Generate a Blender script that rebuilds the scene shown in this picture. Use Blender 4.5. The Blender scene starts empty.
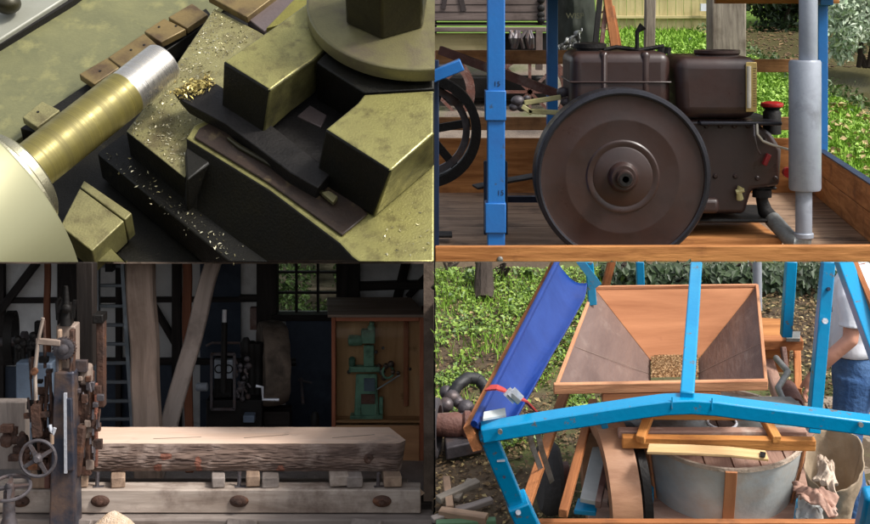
import bpy, bmesh, math, random
from mathutils import Vector, Matrix, noise

RND = random.Random(11)
V = Vector
FOC = 1450.0      # focal length of the photograph in its own pixels
CAMZ = 5.2        # eye height
COL = bpy.context.scene.collection
BASE = {}


def P(px, py, d):
    """point seen at photo pixel (px, py), d metres away"""
    return V(((px - 435) / FOC * d, d, CAMZ - py / FOC * d))


def HZ(px, py, z):
    return P(px, py, (CAMZ - z) * FOC / py)


class Frame:
    """a floor that slopes up away from the viewer by elev degrees"""
    def __init__(s, o, elev):
        e = math.radians(elev)
        s.o = o
        s.X = V((1, 0, 0)); s.F = V((0, math.cos(e), math.sin(e))); s.W = V((0, -math.sin(e), math.cos(e)))

    def at(s, px, py, h=0.0):
        r = V(((px - 435) / FOC, 1, -py / FOC)); c = V((0, 0, CAMZ))
        t = (s.o + s.W * h - c).dot(s.W) / r.dot(s.W)
        return c + r * t


# ------------------------------------------------------------------ materials
def lin(c):
    return tuple((x / 255 / 12.92 if x / 255 <= .04045 else ((x / 255 + .055) / 1.055) ** 2.4) for x in c) + (1,)


def nn(nt, t, **k):
    n = nt.nodes.new(t)
    for a, b in k.items():
        setattr(n, a, b)
    return n


def mat(name, c1, c2=None, scale=3.0, rough=.6, metal=0.0, bump=.15, bscale=30.0, stretch=None, ramp=(.3, .7),
        dirt=None, dscale=1.5, dramp=(.5, .7), rvar=.15, spec=.5, island=False, ivar=.5, coat=0.0, sheen=0.0, distort=.3):
    """two colours mixed by noise; stretch=(a,b,c) uses the part's own grain axes; dirt = third colour in patches"""
    m = bpy.data.materials.new(name); m.use_nodes = True
    nt = m.node_tree; L = nt.links.new
    b = nt.nodes['Principled BSDF']
    c2 = c2 or tuple(x * .75 for x in c1)
    if stretch:
        co = nn(nt, 'ShaderNodeAttribute', attribute_name='grain').outputs['Vector']
    else:
        co = nn(nt, 'ShaderNodeTexCoord').outputs['Object']
    oi = nn(nt, 'ShaderNodeObjectInfo')
    ad = nn(nt, 'ShaderNodeVectorMath', operation='MULTIPLY_ADD')
    cb = nn(nt, 'ShaderNodeCombineXYZ')
    for i in range(3): L(oi.outputs['Random'], cb.inputs[i])
    L(cb.outputs[0], ad.inputs[0]); ad.inputs[1].default_value = (17, 9, 13); L(co, ad.inputs[2])
    mp = nn(nt, 'ShaderNodeMapping'); L(ad.outputs[0], mp.inputs['Vector'])
    if stretch: mp.inputs['Scale'].default_value = stretch
    n1 = nn(nt, 'ShaderNodeTexNoise'); n1.inputs['Scale'].default_value = scale; n1.inputs['Detail'].default_value = 8
    n1.inputs['Roughness'].default_value = .62; n1.inputs['Distortion'].default_value = distort
    L(mp.outputs[0], n1.inputs['Vector'])
    r1 = nn(nt, 'ShaderNodeMapRange'); L(n1.outputs['Fac'], r1.inputs['Value'])
    r1.inputs['From Min'].default_value = ramp[0]; r1.inputs['From Max'].default_value = ramp[1]
    fac = r1.outputs[0]
    if island:
        g = nn(nt, 'ShaderNodeNewGeometry')
        mx0 = nn(nt, 'ShaderNodeMix'); mx0.inputs[0].default_value = ivar
        L(fac, mx0.inputs[2]); L(g.outputs['Random Per Island'], mx0.inputs[3]); fac = mx0.outputs[0]
    mx = nn(nt, 'ShaderNodeMix', data_type='RGBA'); L(fac, mx.inputs[0])
    mx.inputs[6].default_value = lin(c1); mx.inputs[7].default_value = lin(c2)
    out = mx.outputs[2]
    if dirt:
        n3 = nn(nt, 'ShaderNodeTexNoise'); n3.inputs['Scale'].default_value = dscale; n3.inputs['Detail'].default_value = 7
        n3.inputs['Roughness'].default_value = .65
        L(ad.outputs[0], n3.inputs['Vector'])
        r3 = nn(nt, 'ShaderNodeMapRange'); L(n3.outputs['Fac'], r3.inputs['Value'])
        r3.inputs['From Min'].default_value = dramp[0]; r3.inputs['From Max'].default_value = dramp[1]
        m3 = nn(nt, 'ShaderNodeMix', data_type='RGBA'); L(r3.outputs[0], m3.inputs[0]); L(out, m3.inputs[6])
        m3.inputs[7].default_value = lin(dirt); out = m3.outputs[2]
    L(out, b.inputs['Base Color'])
    n2 = nn(nt, 'ShaderNodeTexNoise'); n2.inputs['Scale'].default_value = bscale; n2.inputs['Detail'].default_value = 5
    L(mp.outputs[0], n2.inputs['Vector'])
    if bump:
        bp = nn(nt, 'ShaderNodeBump'); bp.inputs['Strength'].default_value = min(1, bump * 2); bp.inputs['Distance'].default_value = .02
        L(n2.outputs['Fac'], bp.inputs['Height']); L(bp.outputs[0], b.inputs['Normal'])
    rr = nn(nt, 'ShaderNodeMapRange'); L(n1.outputs['Fac'], rr.inputs['Value'])
    rr.inputs['From Min'].default_value = .3; rr.inputs['From Max'].default_value = .7
    rr.inputs['To Min'].default_value = max(.05, rough - rvar); rr.inputs['To Max'].default_value = min(1, rough + rvar)
    L(rr.outputs[0], b.inputs['Roughness'])
    b.inputs['Metallic'].default_value = metal
    b.inputs['Specular IOR Level'].default_value = spec
    b.inputs['Coat Weight'].default_value = coat; b.inputs['Coat Roughness'].default_value = .25
    return m


def wood(name, c1, c2, s=6.0, dirt=None, rough=.7, bump=.25, dscale=2.0, dramp=(.52, .72)):
    return mat(name, c1, c2, scale=s, stretch=(.12, 1, 1), rough=rough, bump=bump, bscale=s * 3, dirt=dirt, dscale=dscale,
               dramp=dramp, ramp=(.36, .66), spec=.3, distort=.8)


def glass(name, tint=(1, 1, 1), refl=.12):
    m = bpy.data.materials.new(name); m.use_nodes = True; nt = m.node_tree
    nt.nodes.remove(nt.nodes['Principled BSDF'])
    o = nt.nodes['Material Output']; t = nn(nt, 'ShaderNodeBsdfTransparent'); g = nn(nt, 'ShaderNodeBsdfGlossy'); x = nn(nt, 'ShaderNodeMixShader')
    t.inputs[0].default_value = tint + (1,); g.inputs['Roughness'].default_value = .06; x.inputs[0].default_value = refl
    nt.links.new(t.outputs[0], x.inputs[1]); nt.links.new(g.outputs[0], x.inputs[2]); nt.links.new(x.outputs[0], o.inputs[0])
    return m


# ------------------------------------------------------------------ mesh building
SEAM = V((0, -262 / FOC, -1)).normalized()
CO = V((0, 0, CAMZ))


class MB:
    def __init__(s):
        s.v = []; s.f = []; s.g = []; s.mi = []

    def add(s, vs, fs, gs=None, mi=0):
        n = len(s.v)
        s.v += [V(v) for v in vs]; s.g += [V(g) for g in (gs or vs)]
        for f in fs:
            s.f.append(tuple(i + n for i in f)); s.mi.append(mi)
        return s

    def loft(s, a, b, ax=None, mi=0):
        """solid between two polygons with the same number of corners"""
        n = len(a)
        vs = list(a) + list(b)
        fs = [tuple(range(n)), tuple(range(2 * n - 1, n - 1, -1))] + [(i, i + n, (i + 1) % n + n, (i + 1) % n) for i in range(n)]
        gs = None
        if ax is not None:
            x = V(ax).normalized(); y = x.cross(V((.3, .2, 1))).normalized(); z = x.cross(y)
            gs = [V((V(p).dot(x), V(p).dot(y), V(p).dot(z))) for p in vs]
        return s.add(vs, fs, gs, mi)

    def prism(s, poly, vec, ax=None, mi=0):
        return s.loft(poly, [p + vec for p in poly], ax, mi)

    def bar(s, p, q, w, h, up=(0, 0, 1), w2=None, h2=None, mi=0):
        """timber or bar from p to q, w across, h along up"""
        p, q = V(p), V(q); d = (q - p).normalized(); u = V(up)
        if abs(d.dot(u)) > .97: u = V((0, 1, 0)) if abs(d.y) < .9 else V((1, 0, 0))
        sd = d.cross(u).normalized(); u = sd.cross(d).normalized()
        w2 = w if w2 is None else w2; h2 = h if h2 is None else h2
        L = (q - p).length; o = RND.random() * 50
        vs = []; gs = []
        for (c, ww, hh, l) in ((p, w, h, 0), (q, w2, h2, L)):
            for a, b in ((-1, -1), (1, -1), (1, 1), (-1, 1)):
                vs.append(c + sd * a * ww / 2 + u * b * hh / 2); gs.append(V((l + o, a * ww / 2 + o, b * hh / 2)))
        return s.add(vs, [(0, 1, 2, 3), (7, 6, 5, 4), (0, 4, 5, 1), (1, 5, 6, 2), (2, 6, 7, 3), (3, 7, 4, 0)], gs, mi)

    def box(s, a, b, mi=0):
        a, b = V(a), V(b)
        vs = [V((x, y, z)) for z in (a.z, b.z) for y in (a.y, b.y) for x in (a.x, b.x)]
        d = [abs(b[i] - a[i]) for i in range(3)]; k = d.index(max(d))
        o = RND.random() * 50
        gs = [V((v[k] + o, v[(k + 1) % 3], v[(k + 2) % 3])) for v in vs]
        return s.add(vs, [(0, 2, 3, 1), (4, 5, 7, 6), (0, 1, 5, 4), (2, 6, 7, 3), (0, 4, 6, 2), (1, 3, 7, 5)], gs, mi)

    def sweep(s, pts, prof, up=(0, 0, 1), closed=False, radii=None, caps=True, mi=0):
        pts = [V(p) for p in pts]; n = len(pts); m = len(prof); u0 = V(up)
        vs = []; gs = []; l = 0
        for i, p in enumerate(pts):
            a = pts[i - 1] if (i or closed) else p
            b = pts[(i + 1) % n] if (i < n - 1 or closed) else p
            d = (b - a).normalized()
            u = u0 - d * u0.dot(d)
            if u.length < .05: u = V((0, 1, 0)) - d * d.y
            if u.length < .05: u = V((1, 0, 0)) - d * d.x
            u.normalize(); u0 = u; sd = d.cross(u)
            r = radii[i] if radii else 1
            if i: l += (p - pts[i - 1]).length
            for (x, y) in prof:
                vs.append(p + sd * x * r + u * y * r); gs.append(V((l, x * r, y * r)))
        fs = []
        for i in range(n if closed else n - 1):
            for j in range(m):
                k = (j + 1) % m; i2 = (i + 1) % n
                fs.append((i * m + j, i * m + k, i2 * m + k, i2 * m + j))
        if caps and not closed:
            fs += [tuple(range(m - 1, -1, -1)), tuple((n - 1) * m + j for j in range(m))]
        return s.add(vs, fs, gs, mi)

    def tube(s, pts, r, n=8, closed=False, up=(0, 0, 1), mi=0):
        pr = [(math.cos(2 * math.pi * i / n), math.sin(2 * math.pi * i / n)) for i in range(n)]
        rr = r if isinstance(r, (list, tuple)) else [r] * len(pts)
        return s.sweep(pts, pr, up, closed, rr, mi=mi)

    def lathe(s, o, ax, prof, n=32, mi=0, ang0=0, ang1=None):
        """prof = [(radius, distance along axis)]"""
        o = V(o); ax = V(ax).normalized(); x = ax.orthogonal().normalized(); y = ax.cross(x)
        full = ang1 is None; a1 = ang0 + 2 * math.pi if full else ang1; m = n if full else n + 1
        vs = [o + ax * t + (x * math.cos(ang0 + (a1 - ang0) * i / n) + y * math.sin(ang0 + (a1 - ang0) * i / n)) * r for r, t in prof for i in range(m)]
        fs = []
        for k in range(len(prof) - 1):
            for i in range(n):
                j = (i + 1) % m
                fs.append((k * m + i, k * m + j, (k + 1) * m + j, (k + 1) * m + i))
        if full and prof[0] != prof[-1]:
            if prof[0][0] > 1e-5: fs.append(tuple(range(m - 1, -1, -1)))
            if prof[-1][0] > 1e-5: fs.append(tuple((len(prof) - 1) * m + i for i in range(m)))
        return s.add(vs, fs, None, mi)

    def disc(s, o, ax, r, t, n=32, mi=0, bev=.0):
        if bev: return s.lathe(o, ax, [(r - bev, 0), (r, bev), (r, t - bev), (r - bev, t)], n, mi)
        return s.lathe(o, ax, [(r, 0), (r, t)], n, mi)

    def ring(s, c, ax, R, r, n=40, m=8, flat=1.0):
        c = V(c); ax = V(ax).normalized(); x = ax.orthogonal().normalized(); y = ax.cross(x)
        vs = []; fs = []
        for i in range(n):
            a = 2 * math.pi * i / n; e = x * math.cos(a) + y * math.sin(a)
            for j in range(m):
                b = 2 * math.pi * j / m
                vs.append(c + e * (R + r * math.cos(b)) + ax * r * flat * math.sin(b))
        for i in range(n):
            for j in range(m):
                fs.append((i * m + j, i * m + (j + 1) % m, (i + 1) % n * m + (j + 1) % m, (i + 1) % n * m + j))
        return s.add(vs, fs)

    def grid(s, fn, nu, nv, mi=0, gfn=None):
        vs = [fn(i / nu, j / nv) for j in range(nv + 1) for i in range(nu + 1)]
        gs = [gfn(i / nu, j / nv) for j in range(nv + 1) for i in range(nu + 1)] if gfn else None
        fs = [(j * (nu + 1) + i, j * (nu + 1) + i + 1, (j + 1) * (nu + 1) + i + 1, (j + 1) * (nu + 1) + i) for j in range(nv) for i in range(nu)]
        return s.add(vs, fs, gs, mi)

    def ball(s, c, r, sc=(1, 1, 1), n=12, m=8, jit=0):
        c = V(c); prof = []
        vs = [c + V((0, 0, -r * sc[2]))]
        for k in range(1, m):
            b = -math.pi / 2 + math.pi * k / m
            for i in range(n):
                a = 2 * math.pi * i / n; q = 1 + (RND.random() - .5) * jit
                vs.append(c + V((math.cos(b) * math.cos(a) * r * sc[0], math.cos(b) * math.sin(a) * r * sc[1], math.sin(b) * r * sc[2])) * q)
        vs.append(c + V((0, 0, r * sc[2])))
        fs = [(0, 1 + (i + 1) % n, 1 + i) for i in range(n)]
        for k in range(m - 2):
            for i in range(n):
                a = 1 + k * n; fs.append((a + i, a + (i + 1) % n, a + n + (i + 1) % n, a + n + i))
        t = len(vs) - 1; a = 1 + (m - 2) * n
        fs += [(a + i, a + (i + 1) % n, t) for i in range(n)]
        return s.add(vs, fs)

    def build(s, name, m, parent=None, bevel=0, seg=2, smooth=35, clip='', pred=None, origin=None, fast=False, solid=0, remesh=0):
        ms = m if isinstance(m, (list, tuple)) else [m]
        me = bpy.data.meshes.new(name)
        if parent is not None: base = BASE[parent.name]
        elif origin is not None: base = V(origin)
        else:
            lo = [min(v[i] for v in s.v) for i in range(3)]; hi = [max(v[i] for v in s.v) for i in range(3)]
            base = V(((lo[0] + hi[0]) / 2, (lo[1] + hi[1]) / 2, lo[2]))
        if fast:
            me.from_pydata([tuple(v - base) for v in s.v], [], s.f)
        else:
            bm = bmesh.new(); gl = bm.verts.layers.float_vector.new('grain')
            bv = []
            for v, g in zip(s.v, s.g):
                x = bm.verts.new(v); x[gl] = g; bv.append(x)
            for f, k in zip(s.f, s.mi):
                try:
                    q = bm.faces.new([bv[i] for i in f]); q.material_index = k
                except ValueError: pass
            bmesh.ops.recalc_face_normals(bm, faces=bm.faces[:])
            for c in clip.split():
                co, no = {'right': (V((-.002, 0, 0)), V((1, 0, 0))), 'left': (V((.002, 0, 0)), V((-1, 0, 0))),
                          'under': (CO, SEAM), 'over': (CO + V((0, 0, 0)), -SEAM)}[c]
                r = bmesh.ops.bisect_plane(bm, geom=bm.verts[:] + bm.edges[:] + bm.faces[:], plane_co=co, plane_no=no, clear_outer=True)
                ed = [e for e in r['geom_cut'] if isinstance(e, bmesh.types.BMEdge)]
                if ed:
                    try: bmesh.ops.holes_fill(bm, edges=ed)
                    except Exception: pass
            if pred:
                bm.normal_update()
                for f in bm.faces:
                    k = pred(f.normal, f.calc_center_median())
                    if k is not None: f.material_index = k
            for v in bm.verts: v.co -= base
            bm.to_mesh(me); bm.free()
        for q in ms: me.materials.append(q)
        if smooth:
            me.polygons.foreach_set('use_smooth', [True] * len(me.polygons))
            if not fast: me.set_sharp_from_angle(angle=math.radians(smooth))
        o = bpy.data.objects.new(name, me); COL.objects.link(o)
        if parent is not None: o.parent = parent
        else: o.location = base
        BASE[o.name] = base
        if remesh:
            r = o.modifiers.new('r', 'REMESH'); r.mode = 'VOXEL'; r.voxel_size = remesh; r.use_smooth_shade = True
            q = o.modifiers.new('s', 'SMOOTH'); q.iterations = 4; q.factor = .5
        if solid:
            q = o.modifiers.new('t', 'SOLIDIFY'); q.thickness = solid; q.offset = 0
        if bevel:
            q = o.modifiers.new('b', 'BEVEL'); q.width = bevel; q.segments = seg; q.limit_method = 'ANGLE'; q.angle_limit = math.radians(40)
        return o


def tag(o, label=None, cat=None, group=None, kind=None):
    if label: o['label'] = label
    if cat: o['category'] = cat
    if group: o['group'] = group
    if kind: o['kind'] = kind
    return o


def thing(name, label, cat, loc, group=None):
    o = bpy.data.objects.new(name, None); COL.objects.link(o); o.location = loc; o.empty_display_size = .1
    BASE[o.name] = V(loc)
    return tag(o, label, cat, group)


def dup(o, off, label=None, parent=None):
    c = o.copy(); COL.objects.link(c)
    if parent is not None: c.parent = parent
    else: c.location = o.location + V(off)
    BASE[c.name] = BASE[o.name] + V(off)
    if label: c['label'] = label
    for ch in [x for x in COL.objects if x.parent == o]: dup(ch, off, None, c)
    return c


def nz(x, y=0, z=0): return noise.noise(V((x, y, z)))


def inpoly(x, y, poly):
    c = False; j = len(poly) - 1
    for i in range(len(poly)):
        a, b = poly[i], poly[j]
        if (a[1] > y) != (b[1] > y) and x < (b[0] - a[0]) * (y - a[1]) / (b[1] - a[1]) + a[0]: c = not c
        j = i
    return c


def below_seam(p, m=.0): return p.z < CAMZ - 262 / FOC * p.y - m


def leaf(mb, p, size, n, asp=.45, fold=.25):
    """one small folded leaf at p lying roughly across normal n"""
    a = V((RND.gauss(0, 1), RND.gauss(0, 1), RND.gauss(0, 1))); d = (a - n * a.dot(n)).normalized(); sd = d.cross(n)
    L = size * (.6 + RND.random() * .8); w = L * asp
    u = n * L * fold
    k = len(mb.v)
    mb.v += [p - d * L * .5, p + sd * w * .5 + u * .5, p + d * L * .5, p - sd * w * .5 + u * .5]
    mb.f += [(k, k + 1, k + 2), (k, k + 2, k + 3)]


def rdir(up=.5):
    while True:
        a = V((RND.uniform(-1, 1), RND.uniform(-1, 1), RND.uniform(-1, 1)))
        if .05 < a.length < 1:
            a.normalize(); a.z += up; return a.normalized()
# ------------------------------------------------------------------ colours
M = {}
def mm(k, *a, **q): M[k] = mat(k.replace('_', ' '), *a, **q)
def mw(k, *a, **q): M[k] = wood(k.replace('_', ' '), *a, **q)
# lathe
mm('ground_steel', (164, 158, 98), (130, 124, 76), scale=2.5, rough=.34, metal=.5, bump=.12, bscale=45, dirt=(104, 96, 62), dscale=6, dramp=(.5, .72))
mm('oily_shaded_steel', (24, 22, 15), (14, 13, 9), scale=3, rough=.5, metal=0, bump=.12, bscale=40, dirt=(46, 42, 26), dscale=6, dramp=(.62, .8), spec=.25)  # oily black; also carries painted shade on side faces of blocks and slides
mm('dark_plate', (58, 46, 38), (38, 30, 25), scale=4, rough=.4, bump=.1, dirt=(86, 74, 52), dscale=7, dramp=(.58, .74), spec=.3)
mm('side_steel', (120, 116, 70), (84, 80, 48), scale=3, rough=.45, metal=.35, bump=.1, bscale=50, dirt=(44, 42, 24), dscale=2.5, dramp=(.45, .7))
mm('washer_steel', (128, 122, 84), (104, 98, 68), scale=2, rough=.38, metal=.4, bump=.06, bscale=50, dirt=(92, 80, 70), dscale=2, dramp=(.5, .75))
mm('nut_steel', (62, 58, 38), (44, 40, 28), scale=3, rough=.42, metal=.4, bump=.08)
mm('tray_paint', (124, 122, 84), (86, 88, 62), scale=1.6, rough=.5, metal=.1, bump=.08, dirt=(138, 134, 88), dscale=3.2, dramp=(.52, .72), ramp=(.25, .75))
mm('slide_steel', (148, 142, 96), (116, 110, 74), scale=4, rough=.5, metal=.3, bump=.2, bscale=40, dirt=(88, 78, 52), dscale=2)
mm('plate_brass', (132, 112, 70), (104, 88, 56), scale=3, rough=.45, metal=.3, bump=.1, dirt=(80, 62, 44), dscale=3)
mm('chuck_metal', (140, 138, 106), (132, 130, 100), scale=.6, rough=.36, metal=.4, bump=0)
mm('collar_silver', (190, 184, 158), (150, 146, 118), scale=5, rough=.28, metal=.85, bump=.05)
mm('bar_olive', (132, 122, 66), (104, 96, 52), scale=9, stretch=(1.6, .02, .02), rough=.4, metal=.4, bump=.1, bscale=60, distort=0)
mm('bar_silver', (216, 212, 204), (186, 180, 168), scale=14, stretch=(1.6, .02, .02), rough=.3, metal=.85, bump=.06, bscale=80, distort=0)
mm('chip_silver', (226, 220, 190), (150, 140, 96), scale=8, rough=.3, metal=.7, bump=0, island=True, ivar=.9)
mm('chip_gold', (226, 208, 130), (112, 94, 44), scale=8, rough=.35, metal=.45, bump=0, island=True, ivar=.9)
mm('guard_grey', (150, 150, 138), (132, 132, 118), scale=1, rough=.5, metal=.1, bump=.03)
mm('yellow_way', (136, 130, 62), (112, 106, 50), scale=3, rough=.4, metal=.3)
mm('mauve_steel', (112, 100, 98), (92, 80, 78), scale=3, rough=.45, metal=.3, bump=.08)
# engine trailer
mw('warm_wood', (196, 134, 78), (146, 92, 48), s=7, dirt=(112, 68, 40), dscale=1.4, dramp=(.56, .74))
mw('rail_wood', (190, 140, 92), (142, 98, 62), s=6, dirt=(104, 70, 46), dscale=1.2)
mw('deck_wood', (178, 148, 122), (126, 102, 84), s=6, dirt=(60, 46, 38), dscale=1)
mw('grey_timber', (150, 140, 126), (110, 100, 90), s=7, dirt=(92, 80, 68), dscale=1.3)
mw('wagon_wood', (118, 104, 98), (92, 80, 76), s=4, dirt=(70, 58, 54), dscale=.8)
mw('fence_wood', (206, 190, 140), (172, 158, 110), s=3, dirt=(136, 128, 82), dscale=.8)
mm('blue_paint', (38, 116, 190), (30, 100, 172), scale=2, rough=.4, bump=.05, bscale=20, dirt=(60, 84, 112), dscale=7, dramp=(.64, .7), coat=.15)
mm('navy_paint', (30, 52, 84), (20, 36, 62), scale=2, rough=.5, bump=.05)
mm('teal_paint', (0, 150, 198), (0, 132, 184), scale=2, rough=.35, bump=.04, bscale=25, dirt=(104, 100, 96), dscale=11, dramp=(.61, .66), coat=.25)
mm('brown_paint', (58, 39, 34), (50, 34, 30), scale=1.5, rough=.38, bump=.04, bscale=12, dirt=(40, 29, 26), dscale=2.2, dramp=(.5, .8), coat=.15)
mm('rim_dark', (52, 52, 58), (34, 32, 36), scale=3, rough=.35, metal=.5, bump=.05)
mm('black_iron', (18, 16, 15), (27, 24, 22), scale=4, rough=.55, metal=.0, bump=.15, spec=.3)
mm('grey_aluminium', (166, 172, 182), (144, 150, 160), scale=2.5, rough=.45, metal=.2, bump=.05, dirt=(104, 106, 110), dscale=2, dramp=(.55, .8))
mm('galvanised', (150, 152, 150), (112, 112, 108), scale=5, rough=.5, metal=.45, bump=.1, dirt=(96, 84, 70), dscale=3)
mm('brass', (206, 180, 112), (170, 140, 80), scale=5, rough=.4, metal=.4, bump=.05)
mm('red_paint', (168, 30, 28), (132, 22, 22), scale=4, rough=.45)
mm('pale_wire', (206, 200, 186), (170, 160, 140), rough=.6)
mm('pushrod', (196, 190, 136), (160, 150, 100), rough=.55)
mm('tarp_green', (40, 46, 34), (28, 32, 24), scale=3, rough=.8, bump=.3, bscale=6)
mm('faded_letters', (84, 84, 56), (64, 64, 44), rough=.8, bump=0)
mm('dark_letters', (46, 38, 38), (60, 50, 48), rough=.8, bump=0)
mm('grass_blade', (158, 194, 78), (104, 146, 44), scale=.6, rough=.6, bump=0, island=True, ivar=.6, spec=.25)
mm('lawn_soil', (104, 136, 46), (84, 112, 38), scale=1, rough=.9, bump=.3)
mm('leaf_dark', (58, 78, 40), (28, 42, 22), scale=.8, rough=.5, bump=0, island=True, ivar=.7)
mm('leaf_mid', (92, 116, 56), (52, 74, 34), scale=.8, rough=.5, bump=0, island=True, ivar=.7)
mm('leaf_silver', (222, 230, 210), (140, 164, 130), scale=.8, rough=.45, bump=0, island=True, ivar=.8)
mm('leaf_bright', (146, 172, 66), (74, 106, 36), scale=.8, rough=.5, bump=0, island=True, ivar=.8)
mm('leaf_litter', (132, 108, 72), (66, 48, 34), scale=.8, rough=.8, bump=0, island=True, ivar=.9)
mm('leaf_yellow', (190, 170, 118), (126, 104, 66), scale=.8, rough=.7, bump=0, island=True, ivar=.9)
mm('bark_dark', (62, 50, 40), (38, 30, 24), scale=5, stretch=(.3, 1, 1), rough=.9, bump=.5)
mm('canal_water', (98, 92, 64), (80, 76, 52), scale=.6, rough=.16, bump=.12, bscale=2, rvar=.04, spec=.35)
# sawmill
mm('whitewash', (232, 230, 228), (212, 210, 208), scale=1.2, rough=.9, bump=.15, dirt=(170, 166, 162), dscale=.9, dramp=(.5, .75))
mw('black_timber', (44, 36, 32), (28, 23, 21), s=6)
mw('post_wood', (156, 138, 126), (116, 101, 91), s=5, dirt=(88, 72, 62), dscale=1.2)
mw('lean_wood', (150, 139, 132), (114, 104, 98), s=5, dirt=(86, 76, 70), dscale=1.1)
mw('red_wood', (132, 82, 58), (100, 60, 42), s=6)
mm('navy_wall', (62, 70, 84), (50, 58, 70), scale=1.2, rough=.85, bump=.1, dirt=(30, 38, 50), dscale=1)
mw('sawn_pine', (236, 208, 188), (220, 186, 162), s=5, dirt=(150, 130, 122), dscale=1.1, dramp=(.58, .75), bump=.12)
mm('pine_bark', (128, 106, 94), (58, 44, 40), scale=7, stretch=(.22, 1.8, 1.8), rough=.95, bump=.9, bscale=22, dirt=(150, 132, 122), dscale=3, dramp=(.5, .7), distort=.8)
mm('bark_red', (136, 84, 66), (98, 62, 50), scale=6, rough=.9, bump=.4)
mw('weathered_white', (192, 178, 166), (136, 120, 108), s=4, dirt=(112, 96, 86), dscale=2.2, dramp=(.48, .68))
mw('block_wood', (176, 150, 128), (128, 106, 90), s=6)
mm('rusty_iron', (96, 66, 52), (54, 42, 38), scale=5, rough=.75, metal=.25, bump=.3, dirt=(130, 84, 54), dscale=4, dramp=(.56, .72))
mm('worn_iron', (104, 99, 102), (70, 65, 68), scale=4, rough=.5, metal=.4, bump=.15, dirt=(96, 70, 56), dscale=3)
mm('column_iron', (70, 74, 88), (46, 48, 58), scale=2.5, rough=.45, metal=.4, bump=.1, dirt=(120, 96, 80), dscale=1.6, dramp=(.48, .66))
mm('bright_steel', (226, 228, 234), (190, 192, 200), scale=4, rough=.35, metal=.3)
mm('cabinet_grey', (104, 118, 136), (88, 102, 120), scale=2, rough=.5, bump=.05, dirt=(70, 78, 90), dscale=2)
mm('ladder_alu', (140, 146, 152), (110, 116, 122), rough=.45, metal=.5)
mm('sawdust', (232, 210, 188), (196, 164, 132), scale=12, rough=1, bump=.5, bscale=60)
mm('shed_ground', (150, 142, 138), (116, 108, 104), scale=2, rough=.9, bump=.3, dirt=(140, 128, 118), dscale=1.2)
mw('ply', (208, 160, 116), (172, 126, 90), s=3, dirt=(120, 84, 54), dscale=3, dramp=(.62, .74))
mw('case_frame', (180, 112, 82), (144, 86, 62), s=7)
mw('case_roof', (150, 132, 118), (120, 104, 92), s=5)
mm('machine_green', (132, 174, 152), (104, 144, 124), scale=3, rough=.45, bump=.1, dirt=(40, 74, 60), dscale=4)
mm('panel_grey', (170, 176, 184), (132, 138, 148), scale=5, rough=.5, metal=.2)
mm('stone_wheel', (124, 108, 94), (80, 69, 60), scale=4, rough=.9, bump=.5, bscale=12, dirt=(56, 48, 42), dscale=2)
# hopper
mw('hopper_orange', (196, 134, 92), (160, 104, 70), s=5, dirt=(140, 84, 62), dscale=2.2, dramp=(.58, .74), bump=.12)
mm('hopper_brown', (118, 98, 90), (92, 72, 66), scale=6, stretch=(.3, 1.2, 1.2), rough=.55, bump=.15, bscale=30, dirt=(138, 122, 112), dscale=6, dramp=(.56, .8))
mw('hopper_rim', (214, 158, 118), (178, 120, 86), s=9)
mw('orange_wood', (212, 148, 82), (178, 114, 58), s=9, dirt=(150, 92, 50), dscale=4)
mw('pale_stick', (232, 198, 148), (208, 168, 114), s=10)
mw('dusty_wood', (186, 150, 132), (146, 112, 98), s=9, dirt=(206, 190, 176), dscale=4, dramp=(.54, .72))
mw('beam_wood', (182, 118, 72), (138, 84, 50), s=9, dirt=(104, 66, 44), dscale=3)
mm('zinc_sheet', (208, 210, 206), (170, 175, 174), scale=3, rough=.5, metal=.1, bump=.06, dirt=(190, 174, 156), dscale=2.6, dramp=(.52, .7))
mm('grain', (196, 164, 122), (150, 116, 80), scale=20, rough=.8, bump=0, island=True, ivar=.9)
mm('tarp_blue', (8, 54, 134), (6, 40, 106), scale=2.5, rough=.45, bump=.08, bscale=5)
mm('hose_black', (26, 26, 28), (38, 38, 40), scale=5, rough=.55, bump=.1)
mm('strap_red', (196, 68, 62), (160, 50, 48), scale=12, rough=.8)
mm('sack_cloth', (176, 158, 134), (146, 128, 106), scale=4, rough=.95, bump=.15, bscale=25)
mm('white_cloth', (206, 190, 172), (178, 156, 136), scale=5, rough=.95, bump=.4)
mm('soil', (92, 76, 56), (62, 50, 38), scale=1.6, rough=.95, bump=.6, bscale=14, dirt=(86, 94, 46), dscale=.9, dramp=(.45, .62))
mm('paver', (150, 134, 116), (120, 106, 92), scale=3, rough=.9, bump=.3, island=True, ivar=.6)
mm('shirt_white', (226, 228, 232), (212, 214, 222), scale=4, rough=.9, bump=.2, bscale=10)
mm('denim', (66, 104, 150), (46, 78, 124), scale=5, rough=.9, bump=.3, bscale=30, dirt=(92, 124, 162), dscale=4, dramp=(.5, .8))
mm('skin', (206, 152, 128), (190, 132, 110), scale=6, rough=.55, bump=.05)
mm('white_hair', (214, 206, 194), (180, 172, 160), scale=20, rough=.7, bump=.4)
mm('leather', (56, 42, 34), (40, 30, 26), rough=.5)
mm('rubber', (50, 50, 52), (66, 62, 60), scale=4, rough=.75, bump=.2)
mm('pulley_face', (176, 132, 100), (146, 104, 78), scale=8, stretch=(.3, 1, 1), rough=.6, bump=.1)
mm('rust_red', (116, 74, 62), (84, 56, 50), scale=4, rough=.7, bump=.25, dirt=(140, 120, 112), dscale=3)
mm('green_edge', (92, 128, 92), (74, 104, 76), rough=.7)
M['pane'] = glass('window pane', (.82, .86, .8), .05)
M['case_glass'] = glass('display glass', (.93, .95, .93), .025)
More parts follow.
